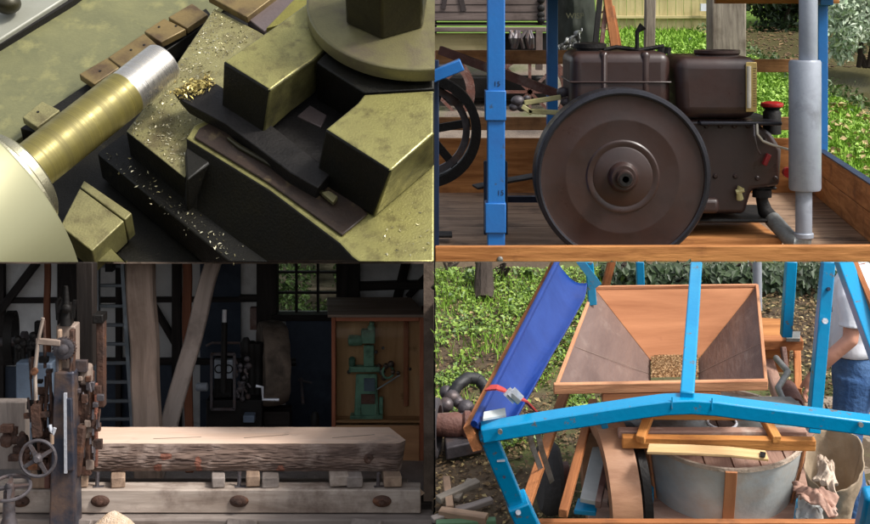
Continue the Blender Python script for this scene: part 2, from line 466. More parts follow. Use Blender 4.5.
mm('yard_dirt', (132, 118, 104), (104, 92, 82), scale=2, rough=.95, bump=.4, dirt=(84, 96, 52), dscale=.7)
mw('roof_wood', (120, 104, 92), (92, 80, 70), s=5)
mm('lawn_leaf', (176, 206, 96), (112, 152, 52), scale=.8, rough=.55, bump=0, island=True, ivar=.8)
# ================================================================== upper left: the lathe
TF = Frame(P(217, 131, 15.8), 37)
TK = 15.8 / FOC
def t(px, py, h=0): return TF.at(px, py, h * TK)
def tp(pts, h): return [t(x, y, h) for x, y in pts]
TW = TF.W
DN = lambda px: -TW * px * TK
top1 = lambda n, c: 1 if n.dot(TW) > .7 else None  # tops light, sides darker: shade put into the colour
def top12(n, c):  # top, right and remaining faces toned by how the light falls
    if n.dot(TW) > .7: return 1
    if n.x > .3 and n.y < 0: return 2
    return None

lathe = thing('lathe', 'old metal lathe with oily olive bed, brass plates and a smooth chuck', 'lathe', t(120, 200, -72))
MB().prism(tp([(-120, -60), (434, -60), (434, 330), (-120, 330)], -72), DN(25)).build('bed', M['oily_shaded_steel'], lathe, clip='under')
MB().prism(tp([(-60, 84), (130, -34), (262, -34), (216, 10), (125, 72), (20, 138), (-60, 190)], -52), DN(10)).build('chip_tray', M['tray_paint'], lathe, bevel=.01)
MB().prism(tp([(-60, 76), (-60, -44), (116, -44), (66, -3), (0, 39)], -38), DN(12)).build('splash_guard', M['guard_grey'], lathe, bevel=.02)
MB().prism(tp([(-60, 82), (-60, 77), (0, 40), (68, -3), (116, -40), (122, -36), (74, 0), (0, 45)], -44), DN(12)).build('guard_seal', M['black_iron'], lathe)
MB().ball(t(8, 4, -22), 15 * TK, (1, 1, .8), 16, 10).build('knob', M['nut_steel'], lathe)
MB().prism(tp([(20, 128), (34, 132), (150, 62), (214, 18), (206, 8), (130, 55)], -40), DN(20)).build('slide_rail', M['oily_shaded_steel'], lathe, bevel=.01)
plates = [([(79, 74), (108, 57), (120, 67), (94, 84)], [(100, 71)]), ([(108, 57), (144, 33), (160, 47), (121, 67)], [(131, 50), (144, 45)]),
          ([(144, 31), (164, 18), (186, 29), (161, 42)], [(159, 27), (176, 26)]), ([(22, 117), (42, 101), (60, 110), (37, 127)], [(38, 112)]),
          ([(168, 17), (192, 3), (208, 14), (187, 28)], [])]
for k, (pl, sc) in enumerate(plates):
    h = -26 + (k % 2) * 2
    pt = MB().prism(tp(pl, h), DN(9)).build('cover_plate', M['plate_brass'] if k != 3 else M['slide_steel'], lathe, bevel=.012)
    for x, y in sc:
        MB().disc(t(x, y, h), TW, 1.5 * TK, .5 * TK, 10).build('screw', M['black_iron'], pt)
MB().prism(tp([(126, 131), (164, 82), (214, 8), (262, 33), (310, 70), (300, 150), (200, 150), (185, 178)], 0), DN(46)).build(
    'cross_slide', [M['oily_shaded_steel'], M['slide_steel']], lathe, bevel=.014, clip='under', pred=top1)
MB().prism(tp([(97, 153), (124, 133), (352, 310), (282, 306)], -32), DN(35)).build('saddle', M['oily_shaded_steel'], lathe, bevel=.02, clip='under')
MB().prism(tp([(84, 180), (132, 213), (125, 220), (80, 187)], -34), DN(30)).build('bed_way', [M['side_steel'], M['slide_steel']], lathe, bevel=.015, pred=top1)
MB().prism(tp([(79.6, 187.8), (124.2, 220.9), (92, 251), (60, 226)], -34), DN(30)).build('bed_way', [M['side_steel'], M['slide_steel']], lathe, bevel=.015, pred=top1)
MB().prism(tp([(92, 253), (106, 242), (126, 262), (110, 280)], -52), DN(18)).build('bed_web', M['side_steel'], lathe, bevel=.01, clip='under')
MB().prism(tp([(208, -4), (247, 17), (296, -20), (240, -30)], 10), DN(9)).build('top_plate', M['plate_brass'], lathe, bevel=.012)
MB().prism(tp([(247, 18), (264, 31), (306, 6), (350, -30), (290, -30)], 3), DN(12)).build('slide_top', M['mauve_steel'], lathe, bevel=.01)
MB().prism(tp([(266, 28), (281, 24), (312, 16), (310, -12), (292, 1)], 24), DN(14)).build('gib', M['yellow_way'], lathe, bevel=.01)
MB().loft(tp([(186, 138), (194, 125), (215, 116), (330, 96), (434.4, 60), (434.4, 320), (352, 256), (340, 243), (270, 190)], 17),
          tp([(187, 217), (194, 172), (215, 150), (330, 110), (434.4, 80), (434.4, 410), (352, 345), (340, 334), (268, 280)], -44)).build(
    'compound_slide', [M['oily_shaded_steel'], M['ground_steel']], lathe, bevel=.02, clip='under', pred=top1)
MB().prism(tp([(194, 137), (199, 128), (216, 119), (290, 140), (330, 180), (368, 213), (352, 227), (342, 235), (268, 182)], 20), DN(3)).build('shadow_plate', M['dark_plate'], lathe, bevel=.012)  # added dark sheet, paints the tool post's shadow on the compound slide
MB().loft(tp([(185, 152), (189, 141), (196, 133), (214, 147), (212, 160), (187, 180)], 10), tp([(184, 206), (189, 184), (205, 174), (228, 212), (222, 236), (187, 219)], -44)).build('casting_ledge', M['oily_shaded_steel'], lathe, bevel=.02, seg=2, clip='under')
# worn lip along the edge of the compound slide, and the thin rail lying on it
def lump(a, b):
    p = t(186 + 22 * a, 132 + 50 * b, 22 - 34 * b)
    return p + TW * .05 * nz(a * 7, b * 5) - TF.F * (.03 + .04 * nz(a * 4 + 9, b * 4))
# chuck, round its bar
A, B = t(47, 155, 45), t(163, 63.5, 45)
u = (B - A).normalized()
Cc = t(-23, 210, 45)
Cc = A + u * (Cc - A).dot(u)
r = 24 * TK
R0 = 128 * TK
ch = MB().lathe(Cc, u, [(R0 * .97, -3.4), (R0, -3.38), (R0, -.03), (R0 - .01, -.008), (R0 - .03, 0), (.3, 0)], 96).build('chuck', M['chuck_metal'], lathe, clip='under')
MB().lathe(Cc, u, [(88 * TK, 0), (88 * TK, .06), (83 * TK, .065), (83 * TK, .1), (88 * TK, .105), (88 * TK, .16), (86 * TK, .19), (72 * TK, .2), (70 * TK, .215), (70 * TK, .33), (68 * TK, .35), (54 * TK, .36), (52 * TK, .38), (52 * TK, .52), (49 * TK, .55), (30 * TK, .56)], 72).build('collar', M['collar_silver'], ch, clip='under')
Bd = t(127, 95, 45); sB = (Bd - Cc).dot(u); sE = (B - Cc).dot(u)
def along(mb, o):
    mb.g = [V(((v - o).dot(u), (v - o).length * .01, 0)) for v in mb.v]; return mb
wk = thing('round_bar', 'olive round steel bar held in the chuck with a bright turned end', 'metal bar', Cc)
prof = []
n = 60
for i in range(n + 1):
    s = .3 + (sB - .3) * i / n
    prof.append((r * (1 + .004 * math.sin(i * 2.1)), s))
along(MB().lathe(Cc, u, prof, 56), Cc).build('bar', M['bar_olive'], wk, smooth=60)
prof = [(r * .955, sB - .01)] + [(r * .962 * (1 + .003 * math.sin(i * 2.6)), sB + (sE - sB - .012) * i / 24) for i in range(25)] + [(r * .93, sE), (.01, sE)]
along(MB().lathe(Cc, u, prof, 56), Cc).build('turned_end', M['bar_silver'], wk, smooth=50)

# tool post
post = thing('tool_post', 'heavy square lathe tool post of worn steel blocks under a round washer', 'tool post', t(340, 120, 17))
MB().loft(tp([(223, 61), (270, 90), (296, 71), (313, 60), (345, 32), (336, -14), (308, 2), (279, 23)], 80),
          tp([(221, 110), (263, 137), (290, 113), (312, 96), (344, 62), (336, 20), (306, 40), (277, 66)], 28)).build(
    'clamp_block', [M['oily_shaded_steel'], M['ground_steel'], M['side_steel']], post, bevel=.03, seg=3, pred=top12)
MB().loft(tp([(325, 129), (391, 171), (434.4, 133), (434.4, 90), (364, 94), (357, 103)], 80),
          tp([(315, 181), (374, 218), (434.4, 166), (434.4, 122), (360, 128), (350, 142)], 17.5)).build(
    'clamp_block', [M['oily_shaded_steel'], M['ground_steel'], M['side_steel']], post, bevel=.03, seg=3, pred=top12)
MB().loft(tp([(316, 62), (364, 93), (434.3, 89), (434.3, -40), (346, -40), (346, 33)], 78),
          tp([(316, 100), (362, 126), (434.3, 122), (434.3, 10), (346, 10), (346, 70)], 18)).build('post_body', M['oily_shaded_steel'], post, bevel=.02)
cw = t(418, -2, 100); rw = 113 * (cw.y / FOC) * .985
MB().lathe(cw, TW, [(.1, -17 * TK), (rw - .03, -17 * TK), (rw, -15 * TK), (rw, -2.5 * TK), (rw - .008, -1 * TK), (rw - .035, 0), (.1, 0)], 96).build(
    'washer', M['washer_steel'], post, clip='right', smooth=50)
cn = t(387, 12.5, 100); rn = 44 * cn.y / FOC
hexp = [cn + (TF.X * math.cos(math.radians(-95 + 60 * i)) + TF.F * math.sin(math.radians(-95 + 60 * i))) * rn for i in range(6)]
MB().prism(hexp, TW * .95).build('nut', M['nut_steel'], post, bevel=.03, seg=3, clip='right')
MB().prism(tp([(255, 150), (272, 84), (310, 60), (368, 90), (372, 140), (330, 205), (300, 188)], 19), DN(3)).build('slot_shade_plate', M['black_iron'], post, bevel=.01)  # black sheet over the slot floor, painting the shade of the deep slot
MB().prism(tp([(297, 116), (310, 105), (327, 115), (321, 127)], 21), DN(3)).build('slot_floor', M['mauve_steel'], post, bevel=.01)
# cutting tool
tool = thing('cutting_tool', 'black lathe cutting tool with brassy swarf heaped on its tip', 'cutting tool', t(250, 130, 20))
MB().loft(tp([(172, 91), (206, 77), (224, 88), (332, 172), (318, 188), (290, 172), (226, 124), (182, 101)], 34),
          tp([(181, 104), (208, 92), (226, 100), (330, 186), (316, 200), (288, 184), (226, 134), (190, 114)], 18)).build('shank', M['black_iron'], tool, bevel=.012)
MB().tube([t(228, 138, 22), t(240, 147, 22), t(318, 191, 22), t(330, 197, 22)], [.02, .028, .03, .022], 8).build('rail', M['nut_steel'], tool)
MB().prism(tp([(321, 192), (329, 190), (338, 196), (333, 202)], 27), DN(5)).build('rail_tip', M['washer_steel'], tool, bevel=.01)

def chips(name, label, m, spots, h, size):
    mb = MB()
    for (x, y, hh) in spots:
        p = t(x, y, h + hh)
        s = size * TK * (.3 + RND.random() ** 2 * 1.3)
        d = rdir(0); d = (d - TW * d.dot(TW) * .6).normalized(); e = d.cross(rdir(0)).normalized()
        k = len(mb.v); c = d.cross(e) * s * .35
        mb.v += [p - d * s - e * s * .3, p - d * s * .1 + e * s * .3 + c, p + d * s, p - e * s * .5 + c * .4]
        mb.f += [(k, k + 1, k + 2), (k, k + 2, k + 3)]
    o = mb.build(name, m, fast=True, smooth=0)
    return tag(o, label, 'metal chips', kind='stuff')
reg = [(128, 130), (165, 84), (214, 10), (258, 33), (222, 60), (216, 72), (176, 92), (188, 112), (206, 122), (190, 128), (184, 172)]
sp = []
while len(sp) < 1250:
    x, y = RND.uniform(126, 262), RND.uniform(8, 180)
    if inpoly(x, y, reg) and RND.random() < .25 + .75 * max(0, nz(x * .05, y * .05) + .35): sp.append((x, y, .6))
for _ in range(150):
    a = RND.random(); sp.append((97 + 135 * a + RND.gauss(0, 7) + 8, 153 + 109 * a + RND.gauss(0, 5) - 2, -31))
for _ in range(60):
    sp.append((RND.uniform(380, 430), RND.uniform(200, 258), 18))
chips('metal_chips', 'fine silvery metal chips scattered over the cross slide', M['chip_silver'], sp, 0, 1.45)
sp = []
for _ in range(560):
    a = RND.gauss(0, 1); b = RND.gauss(0, 1); sp.append((195 + 10.5 * a, 86 - 3.4 * a + 4 * b, 1 + max(0, 8 - 2.6 * (a * a + b * b) ** .5) * RND.random()))
chips('brass_swarf', 'small golden heap of swarf on the tip of the cutting tool', M['chip_gold'], sp, 34, 2.1)
# ================================================================== upper right: the engine on its trailer
Y0 = 18.0
DECK = 1.75
tr = thing('display_trailer', 'wooden display trailer with bright blue posts carrying the brown engine', 'trailer', (3, 20, DECK - .1))
zt = P(0, 247, Y0).z
MB().bar((0.003, Y0 + .06, (zt + 1.6) / 2), (6.3, Y0 + .06, (zt + 1.6) / 2 + .02), .12, zt - 1.6).build('front_board', M['warm_wood'], tr, bevel=.012, clip='under')
MB().ball(P(500, 259.5, Y0 - .005), .04, (1, .5, 1)).build('bolt', M['galvanised'], tr)
for k in range(6):
    MB().bar((3.4, Y0 + .75 + k * 1.33, DECK - .04), (-.6 + 7.4, Y0 + .75 + k * 1.33, DECK - .04), 1.31, .08).build('deck_plank', M['deck_wood'], tr, bevel=.008)
    MB().bar((0.003, Y0 + .75 + k * 1.33, DECK - .04), (3.39, Y0 + .75 + k * 1.33, DECK - .04), 1.31, .08).build('deck_plank', M['deck_wood'], tr, bevel=.008)
# right side board (two boards with a seam)
a0, a1 = V((6.80, 26.0, 0)), V((5.98, 18.25, 0))
zs = P(820, 147, 26).z
for lo, hi in ((DECK, DECK + .42), (DECK + .43, zs)):
    z = (lo + hi) / 2; MB().bar(a0 + V((0, 0, z)), a1 + V((0, 0, z)), .1, hi - lo).build('side_board', M['warm_wood'], tr, bevel=.012)
MB().bar(a0 + V((.02, 0, zs + .012)), a1 + V((.02, 0, zs + .012)), .13, .02).build('edge_strip', M['navy_paint'], tr)
def hrail(y, x0, x1, p0, p1, m, name='rail', dep=.1):
    za, zb = P(0, p0, y).z, P(0, p1, y).z
    return MB().bar((x0, y, (za + zb) / 2), (x1, y, (za + zb) / 2), dep, za - zb).build(name, m, tr, bevel=.012)
hrail(26, .01, 2.42, 50, 64, M['rail_wood']); hrail(26, 2.3, 6.86, 59, 72, M['rail_wood'])
hrail(26, .01, 6.86, 117, 130, M['rail_wood']); hrail(26, .01, 6.86, 138, 193, M['warm_wood'], 'back_board')
hrail(25.9, 5.0, 7.2, -6, 3.5, M['warm_wood'], 'top_beam', .2)
for k in range(7):
    MB().bar((-.1, 20.3 + k * .98, 5.47 + .012 * k), (7.3, 20.3 + k * .98, 5.47 + .012 * k), .97, .04).build('roof_board', M['deck_wood'], tr)
# blue posts
zb = zt - .1
def bpost(px0, px1, y, py0, zlow, m, sleeves=(), dep=None):
    x0, x1 = P(px0, 0, y).x, P(px1, 0, y).x; d = dep or (x1 - x0) * .8
    o = MB().box((x0, y, zlow), (x1, y + d, P(0, py0, y).z)).build('post', m, tr, bevel=.012)
    for a, b in sleeves:
        g = .018
        MB().box((x0 - .03, y - .03, P(0, b, y).z), (x1 + .012, y + d + .03, P(0, a, y).z)).build('sleeve', m, o, bevel=.012)
    return o
fp = bpost(487.5, 505, 18.5, -30, DECK, M['blue_paint'], ((90.5, 120.5), (203, 233)), .26)
bpost(547.5, 558, 25.4, -30, DECK, M['blue_paint'], (), .3)
bpost(818, 828, 25.4, -30, DECK, M['blue_paint'], (), .25)
MB().bar(P(819, 1, 25.3), P(832, 1, 25.3), .2, .14).build('bracket', M['blue_paint'], tr, bevel=.01)
bpost(430, 439, 20.2, 60, DECK, M['navy_paint'], (), .2)
MB().bar(P(431, 77, 20.1), P(462, 64, 20.1), .5, .16).build('bracket', M['blue_paint'], tr, bevel=.015)
MB().box(P(459, 239, 21.4) + V((0, 0, -.0)), P(532, 229, 21.9)).build('foot_plate', M['navy_paint'], tr, bevel=.01)
MB().box(P(484, 236, 21.3), P(507, 160, 21.5)).build('bearing_block', M['navy_paint'], tr, bevel=.02)
MB().box(P(436, 238, 20.5), P(452, 231, 20.9)).build('foot_plate', M['black_iron'], tr, bevel=.01)
MB().bar(P(500, 199, 22.2), P(540, 199, 22.2), .15, .09).build('cross_bar', M['navy_paint'], tr)
def stamp(txt, p, size, m, parent, name='lettering', rot=(math.pi / 2, 0, 0)):
    c = bpy.data.curves.new(name, 'FONT'); c.body = txt; c.size = size; c.extrude = .002; c.align_x = 'CENTER'; c.align_y = 'CENTER'
    o = bpy.data.objects.new(name, c); me = bpy.data.meshes.new_from_object(o); bpy.data.objects.remove(o)
    me.name = name; me.materials.append(m)
    o = bpy.data.objects.new(name, me); COL.objects.link(o); o.parent = parent; o.rotation_euler = rot
    o.location = V(p) - BASE[parent.name]; BASE[o.name] = V(p)
    return o
stamp('15', P(497, 84, 18.497), .09, M['navy_paint'], fp); stamp('15', P(500.5, 193, 18.497), .09, M['navy_paint'], fp)

# flat belt wheel at the left edge
wh = thing('drive_pulley', 'large dark belt pulley standing behind the blue post at the trailer end', 'wheel', P(440, 186, 21.5))
c = P(425, 131, 21.5); k = 21.5 / FOC
MB().lathe(c, (0, 1, 0), [(47 * k, -.15), (56 * k, -.15), (56 * k, .35), (47 * k, .35), (47 * k, -.15)], 64).build('rim', M['black_iron'], wh, clip='left')
MB().lathe(c + V((0, .05, 0)), (0, 1, 0), [(38 * k, 0), (45 * k, 0), (45 * k, .1), (38 * k, .1), (38 * k, 0)], 64).build('inner_ring', M['worn_iron'], wh, clip='left')
mb = MB()
for a in range(6):
    a = math.radians(a * 60 + 10); mb.bar(c + V((0, .1, 0)), c + V((math.cos(a) * 46 * k, .1, math.sin(a) * 46 * k)), .12, .08, (0, 1, 0))
mb.build('spokes', M['black_iron'], wh, clip='left')
bl = MB(); bl.sweep([P(475, 187, 21.6), P(510, 180, 21.7), P(545, 174, 21.8)], [(-.2, -.015), (.2, -.015), (.2, .015), (-.2, .015)])
tag(bl.build('drive_belt', M['hose_black']), 'slack dark drive belt running low from the belt wheel to the engine', 'belt')
bl = MB(); bl.bar(P(440, 50, 22.5), P(566, 97, 21.5), .08, .13)
tag(bl.build('brown_rod', M['rust_red']), 'long dusty brown rod sloping down behind the front blue post', 'rod')

# engine
en = thing('stationary_engine', 'dark brown stationary engine with a big solid flywheel and square water tank', 'engine', P(640, 250, 19.8))
fy = 18.75; kf = fy / FOC; c = P(623, 177, fy)
rr = lambda px: px * kf
fw = MB().lathe(c, (0, -1, 0), [(rr(80), -.5), (rr(88), -.5), (rr(88.4), -.46), (rr(88.4), -.03), (rr(87), 0), (rr(84), .01), (rr(82), 0), (rr(81.4), -.03), (rr(78), -.035),
     (rr(58), -.032), (rr(57), -.029), (rr(56), -.031), (rr(37), -.028), (rr(35.5), -.012), (rr(34), -.010), (rr(31), -.02), (rr(30), -.022), (rr(28.5), -.012), (rr(18), -.004), (rr(15.5), .004),
     (rr(14), .07), (rr(12), .10), (.01, .10)], 128).build('flywheel', [M['brown_paint'], M['rim_dark']], en, smooth=28,
     pred=lambda n, q: 1 if (V((q.x, q.z)) - V((c.x, c.z))).length > rr(81.7) else 0)
hb = MB().lathe(c + V((0, -.09, 0)), (0, -1, 0), [(rr(8.8), 0), (rr(8.8), .12), (rr(7.8), .15), (rr(4.5), .15), (rr(4), .07), (.01, .07)], 40).build('hub', M['brown_paint'], fw, smooth=40)
MB().lathe(c + V((0, -.215, 0)), (0, -1, 0), [(rr(5.3), 0), (rr(6.3), .06), (rr(3.4), .06), (rr(3), .0), (.01, 0)], 24).build('shaft_end', M['black_iron'], fw, smooth=40)
def rbox(x0, x1, p0, p1, y0, y1, name, m, par, bev=.08, seg=4, taper=0, clip=''):
    a, b = P(x0, p1, y0), P(x1, p0, y0)
    mb = MB(); bot = [V((a.x + taper, y0, a.z)), V((b.x - taper, y0, a.z)), V((b.x - taper, y1, a.z)), V((a.x + taper, y1, a.z))]
    top = [V((a.x, y0, b.z)), V((b.x, y0, b.z)), V((b.x, y1, b.z)), V((a.x, y1, b.z))]
    return mb.loft(bot, top).build(name, m, par, bevel=bev, seg=seg, clip=clip)
tk = rbox(571, 671, 52, 128, 19.5, 20.9, 'fuel_tank', M['brown_paint'], en, .14, 5)
for x0, x1 in ((600, 609), (641, 651)): rbox(x0, x1, 51, 128, 19.485, 20.92, 'strap', M['brown_paint'], tk, .14, 5)
rbox(570, 672, 81.3, 83.2, 19.48, 20.93, 'seam', M['brown_paint'], tk, .012, 2)
q = P(590, 50, 20.1)
MB().lathe(q + V((0, 0, -.12)), (0, 0, 1), [(.19, 0), (.19, .14), (.23, .15), (.23, .21), (.1, .23)], 24).build('cap', M['black_iron'], tk)
MB().tube([P(604, 50, 20), P(616, 47, 20), P(640, 50, 20), P(664, 46, 20)], .03, 8).build('fuel_pipe', M['black_iron'], tk)
for x in (661, 667): MB().tube([P(x, 54, 19.7), P(x + 1, 47, 19.7)], .05, 8).build('pipe_nut', M['black_iron'], tk)
MB().tube([P(637, 49, 19.9), P(637, 32, 19.9), P(643, 26, 19.9)], [.03, .03, .06], 8).build('crank_handle', M['black_iron'], tk)
# water hopper
wt = rbox(676, 760, 57, 119, 19.4, 20.9, 'water_tank', M['brown_paint'], en, .16, 6, .03)
kc = 19.9 / FOC; q = P(717, 53.5, 19.9)
MB().lathe(q + V((0, 0, -.12)), (0, 0, 1), [(22 * kc, 0), (21 * kc, .1), (23 * kc, .13), (23 * kc, .17), (19 * kc, .17), (19 * kc, -.02), (.01, -.02)], 40).build('filler_rim', M['brown_paint'], wt, smooth=40)
ga = MB().box(P(746, 112, 19.36), P(756.5, 62, 19.39)).build('gauge_plate', M['brass'], wt, bevel=.01)
mb = MB()
for i in range(16):
    y = 68 + i * 2.5; MB().box(P(753, y + .5, 19.354), P(755.5 if i % 4 else 756.3, y, 19.359)).build('scale_mark', M['brown_paint'], ga)
MB().tube([P(749, 66, 19.35), P(749, 108, 19.35)], .03, 8).build('glass_tube', M['pale_wire'], ga)
# body
mb = MB()
mb.loft([P(x, y, 19.55) for x, y in ((672, 214), (672, 119), (752, 119), (772, 134), (782, 150), (780, 186), (752, 190), (745, 214))],
        [P(x, y, 19.55) + V((0, 1.3, 0)) for x, y in ((672, 214), (672, 119), (752, 119), (772, 134), (782, 150), (780, 186), (752, 190), (745, 214))])
mb.build('crankcase', M['brown_paint'], en, bevel=.06, seg=3)
for x, y in ((706, 126), (720, 126), (734, 126), (748, 126), (715, 176), (735, 176), (757, 178), (775, 178), (764, 140)):
    MB().lathe(P(x, y, 19.56), (0, -1, 0), [(.035, 0), (.035, .03), (.02, .045)], 6).build('bolt', M['brown_paint'], en)
MB().box(P(664, 219, 19.5), P(757, 208, 20.9)).build('base_flange', M['black_iron'], en, bevel=.03)
MB().box(P(700, 121.5, 19.37), P(757, 116.5, 20.9)).build('gasket', M['rim_dark'], en, bevel=.02)
MB().box(P(690, 214, 19.35), P(716, 196, 19.6)).build('side_casting', M['brown_paint'], en, bevel=.06, seg=3)
mb = MB()
mb.tube([P(740, 199, 19.5), P(739, 191, 19.46), P(741, 187, 19.46)], [.05, .035, .05], 10); mb.tube([P(736, 192, 19.45), P(744, 190, 19.45)], .03, 8)
mb.build('drain_cock', M['pushrod'], en)
q = P(772, 103, 19.9)
oc = MB().lathe(P(772, 134, 19.9), (0, 0, 1), [(9 * kc, 0), (9 * kc, .3), (7 * kc, .34), (9.5 * kc, .36), (9.5 * kc, .4)], 24).build('oil_filler', M['black_iron'], en)
MB().lathe(P(772, 106.5, 19.9), (0, 0, 1), [(11 * kc, 0), (11.5 * kc, .03), (11 * kc, .05), (6 * kc, .07)], 28).build('cap', M['red_paint'], oc)
MB().box(P(756, 190, 19.6), P(772, 184, 19.9)).build('flange', M['black_iron'], en, bevel=.02)
MB().bar(P(764, 165, 19.45), P(769, 154, 19.45), .06, .1, (0, 1, 0)).build('lever', M['red_paint'], en, bevel=.012)
MB().disc(P(787, 172, 19.5), (0, -1, 0), .07, .1, 16).build('red_plug', M['red_paint'], en)
MB().tube([P(757, 122, 19.4), P(757.5, 134, 19.3), P(763, 141, 19.3), P(773, 145, 19.35), P(790, 150, 19.4)], .017, 6).build('wire', M['pale_wire'], en)
MB().tube([P(754, 122, 19.4), P(754.5, 136, 19.3), P(757, 148, 19.35), P(760, 154, 19.45)], .012, 6).build('wire', M['worn_iron'], en)
for a, b in (((524, 103), (561, 97)), ((528, 111), (567, 113)), ((522, 106), (532, 113))):
    MB().bar(P(*a, 20.0), P(*b, 20.0), .06, .07).build('push_rod', M['pushrod'], en, bevel=.01)
mb = MB()
for (x, y, s) in ((518, 101, .1), (522, 107, .08), (514, 107, .07), (527, 98, .05), (563, 92, .09), (566, 102, .08), (568, 112, .07)): MB().ball(P(x, y, 20.05), s, (1, .8, .8), 10, 8).build('rocker', M['worn_iron'], en)
# exhaust
def vt(x0, x1, p0, p1, y, name, m, par, ex=()):
    a = P((x0 + x1) / 2, p1, y); rad = (x1 - x0) / 2 * y / FOC; h = (p1 - p0) * y / FOC
    return MB().lathe(a, (0, 0, 1), [(rad * .93, 0), (rad, .03), (rad, h - .03), (rad * .93, h)], 40).build(name, m, par, smooth=40)
ye = 19.1
mf = vt(789, 821, 60, 190, ye, 'muffler', M['grey_aluminium'], en)
vt(799, 817.5, -30, 61, ye, 'stack_pipe', M['grey_aluminium'], mf)
vt(795.5, 812, 188, 238, ye, 'down_pipe', M['grey_aluminium'], mf)
MB().lathe(P(803.7, 238, ye), (0, 0, 1), [(.12, 0), (.13, .01), (.13, .06), (.12, .07)], 30).build('pipe_collar', M['grey_aluminium'], mf)
MB().tube([P(803.7, 234, ye), P(803, 241, ye), P(797, 243, ye), P(790, 239, ye + .1), P(772, 219, ye + .5)], [.115, .12, .12, .11, .11], 16).build('elbow', M['galvanised'], mf)
MB().tube([P(772, 219, ye + .5), P(765, 211, ye + .6), P(762, 200, ye + .6), P(762, 188, ye + .6)], [.1, .1, .08, .1], 14).build('pipe_joint', M['black_iron'], mf)
MB().disc(P(762, 197, ye + .6), (0, 0, 1), .13, .1, 20).build('pipe_nut', M['black_iron'], mf)
tag(MB().box(P(572, 250, 19.3), P(756, 220, 20.9)).build('timber_bed', M['warm_wood'], bevel=.02), 'thick orange timber block under the engine', 'timber')

# ------------------------------------------------------------------ behind the trailer
def bank_x(y): return 10.3 - (y - 34.2) * .30 + .15 * nz(y * .9, 3)
def lawn_z(x, y):
    z = 1.2 + max(0, y - 27) * .2077
    bank = bank_x(y)
    if x > bank - .6: z -= min(.5, (x - bank + .6) * .5)
    return z + .05 * nz(x * .6, y * .6)
g = MB().grid(lambda a, b: V((.05 + 28 * a, 17.5 + 42 * b, lawn_z(.05 + 28 * a, 17.5 + 42 * b))), 90, 110)
tag(g.build('lawn', M['lawn_soil']), kind='structure')
mb = MB()
for _ in range(30000):
    y = 27 + 15 * RND.random() ** 1.1; x = RND.uniform(3.2, y * .31)
    z = lawn_z(x, y)
    if x > bank_x(y) - .15: continue
    p = V((x, y, z)); s = .07 + RND.random() * .13; a = RND.random() * 6.28; d = V((math.cos(a), math.sin(a), 0)); tip = p + V((RND.gauss(0, .09), RND.gauss(0, .09), s))
    k = len(mb.v); mb.v += [p - d * .04, p + d * .04, tip]; mb.f.append((k, k + 1, k + 2))
tag(mb.build('grass', M['grass_blade'], fast=True, smooth=0), 'fresh green grass beyond the trailer along the water', 'grass', kind='stuff')
wz = lambda x, y: V((x, y, 1.2 + (y - 27) * .2077 - .09))
tag(MB().add([wz(11.5, 28.5), wz(8.2, 40), wz(8.0, 42.2), wz(20, 42.2), wz(22, 28.5)], [(0, 1, 2, 3, 4)]).build('water', M['canal_water']), kind='structure')
tag(MB().grid(lambda a, b: V((.06 + 5.3 * a + .5 * b * a, 26.3 + 14 * b, lawn_z(.06 + 5 * a, 26.3 + 14 * b) + .10 * (1 - a ** 6))), 40, 40).build('yard', M['yard_dirt']), kind='structure')
mb = MB()
for _ in range(260):
    y = RND.uniform(27.5, 34); x = y * RND.uniform(.25, .31); leaf(mb, V((x, y, lawn_z(x, y) + .15)), .17, rdir(1.2), .7)
tag(mb.build('fallen_leaves', M['leaf_yellow'], fast=True, smooth=0), 'pale fallen leaves dotted over the bank by the trailer side', 'leaves', kind='stuff')

def bush(name, label, c, rad, nl, size, m, trunk=True, cat='bush', gap=.35, floor=None, keep=None, asp=.45, group=None, up=.3):
    """crown of leaf clumps round uneven lobes plus a branching stem"""
    c = V(c); rad = V(rad)
    t0 = thing(name, label, cat, (c.x, c.y, c.z - rad.z), group)
    lobes = []
    for _ in range(26):
        d = rdir(.1); q = RND.uniform(.35, .95); lobes.append((V((d.x * rad.x * q, d.y * rad.y * q, d.z * rad.z * q)) + c, RND.uniform(.22, .42) * min(rad)))
    mb = MB(); cnt = 0
    while cnt < nl:
        p, r_ = RND.choice(lobes); d = rdir(0)
        q = p + V((d.x, d.y, d.z)) * r_ * (.5 + .6 * RND.random()) * V((1, 1, 1)).length / 1.5
        if nz(q.x * 1.7 / size * .12, q.y * 1.7 / size * .12, q.z * 1.7 / size * .12) < -gap: cnt += 1; continue
        if keep and not keep(q): cnt += 1; continue
        leaf(mb, q, size, (d + rdir(up)).normalized() if (d + rdir(up)).length > .1 else d, asp); cnt += 1
    mb.build('foliage', m, t0, fast=True, smooth=0)
    mb = MB()
    b = V((c.x, c.y, c.z - rad.z))
    for i in range(5):
        e = RND.choice(lobes)[0]
        if keep and not keep(e): e = b + (e - b) * .3
        mb.tube([b + V((RND.gauss(0, .1), 0, -.1)), b.lerp(e, .5) + V((RND.gauss(0, .1), RND.gauss(0, .1), .1)), e], [min(rad) * .06, min(rad) * .04, min(rad) * .015], 6)
    mb.build('stem', M['bark_dark'], t0, clip='over' if keep else '')
    return t0
bush('tall_hedge', 'dark dense hedge right of the grey post beyond the water', (10.2, 43.6, 5.3), (2.3, 1.5, 1.75), 6000, .24, M['leaf_dark'], cat='hedge', gap=.6)
bush('tall_hedge', 'mid green hedge at the far end of the water behind the muffler', (13.6, 44, 5.8), (2.8, 1.8, 2.4), 5200, .26, M['leaf_mid'], cat='hedge', gap=.6)
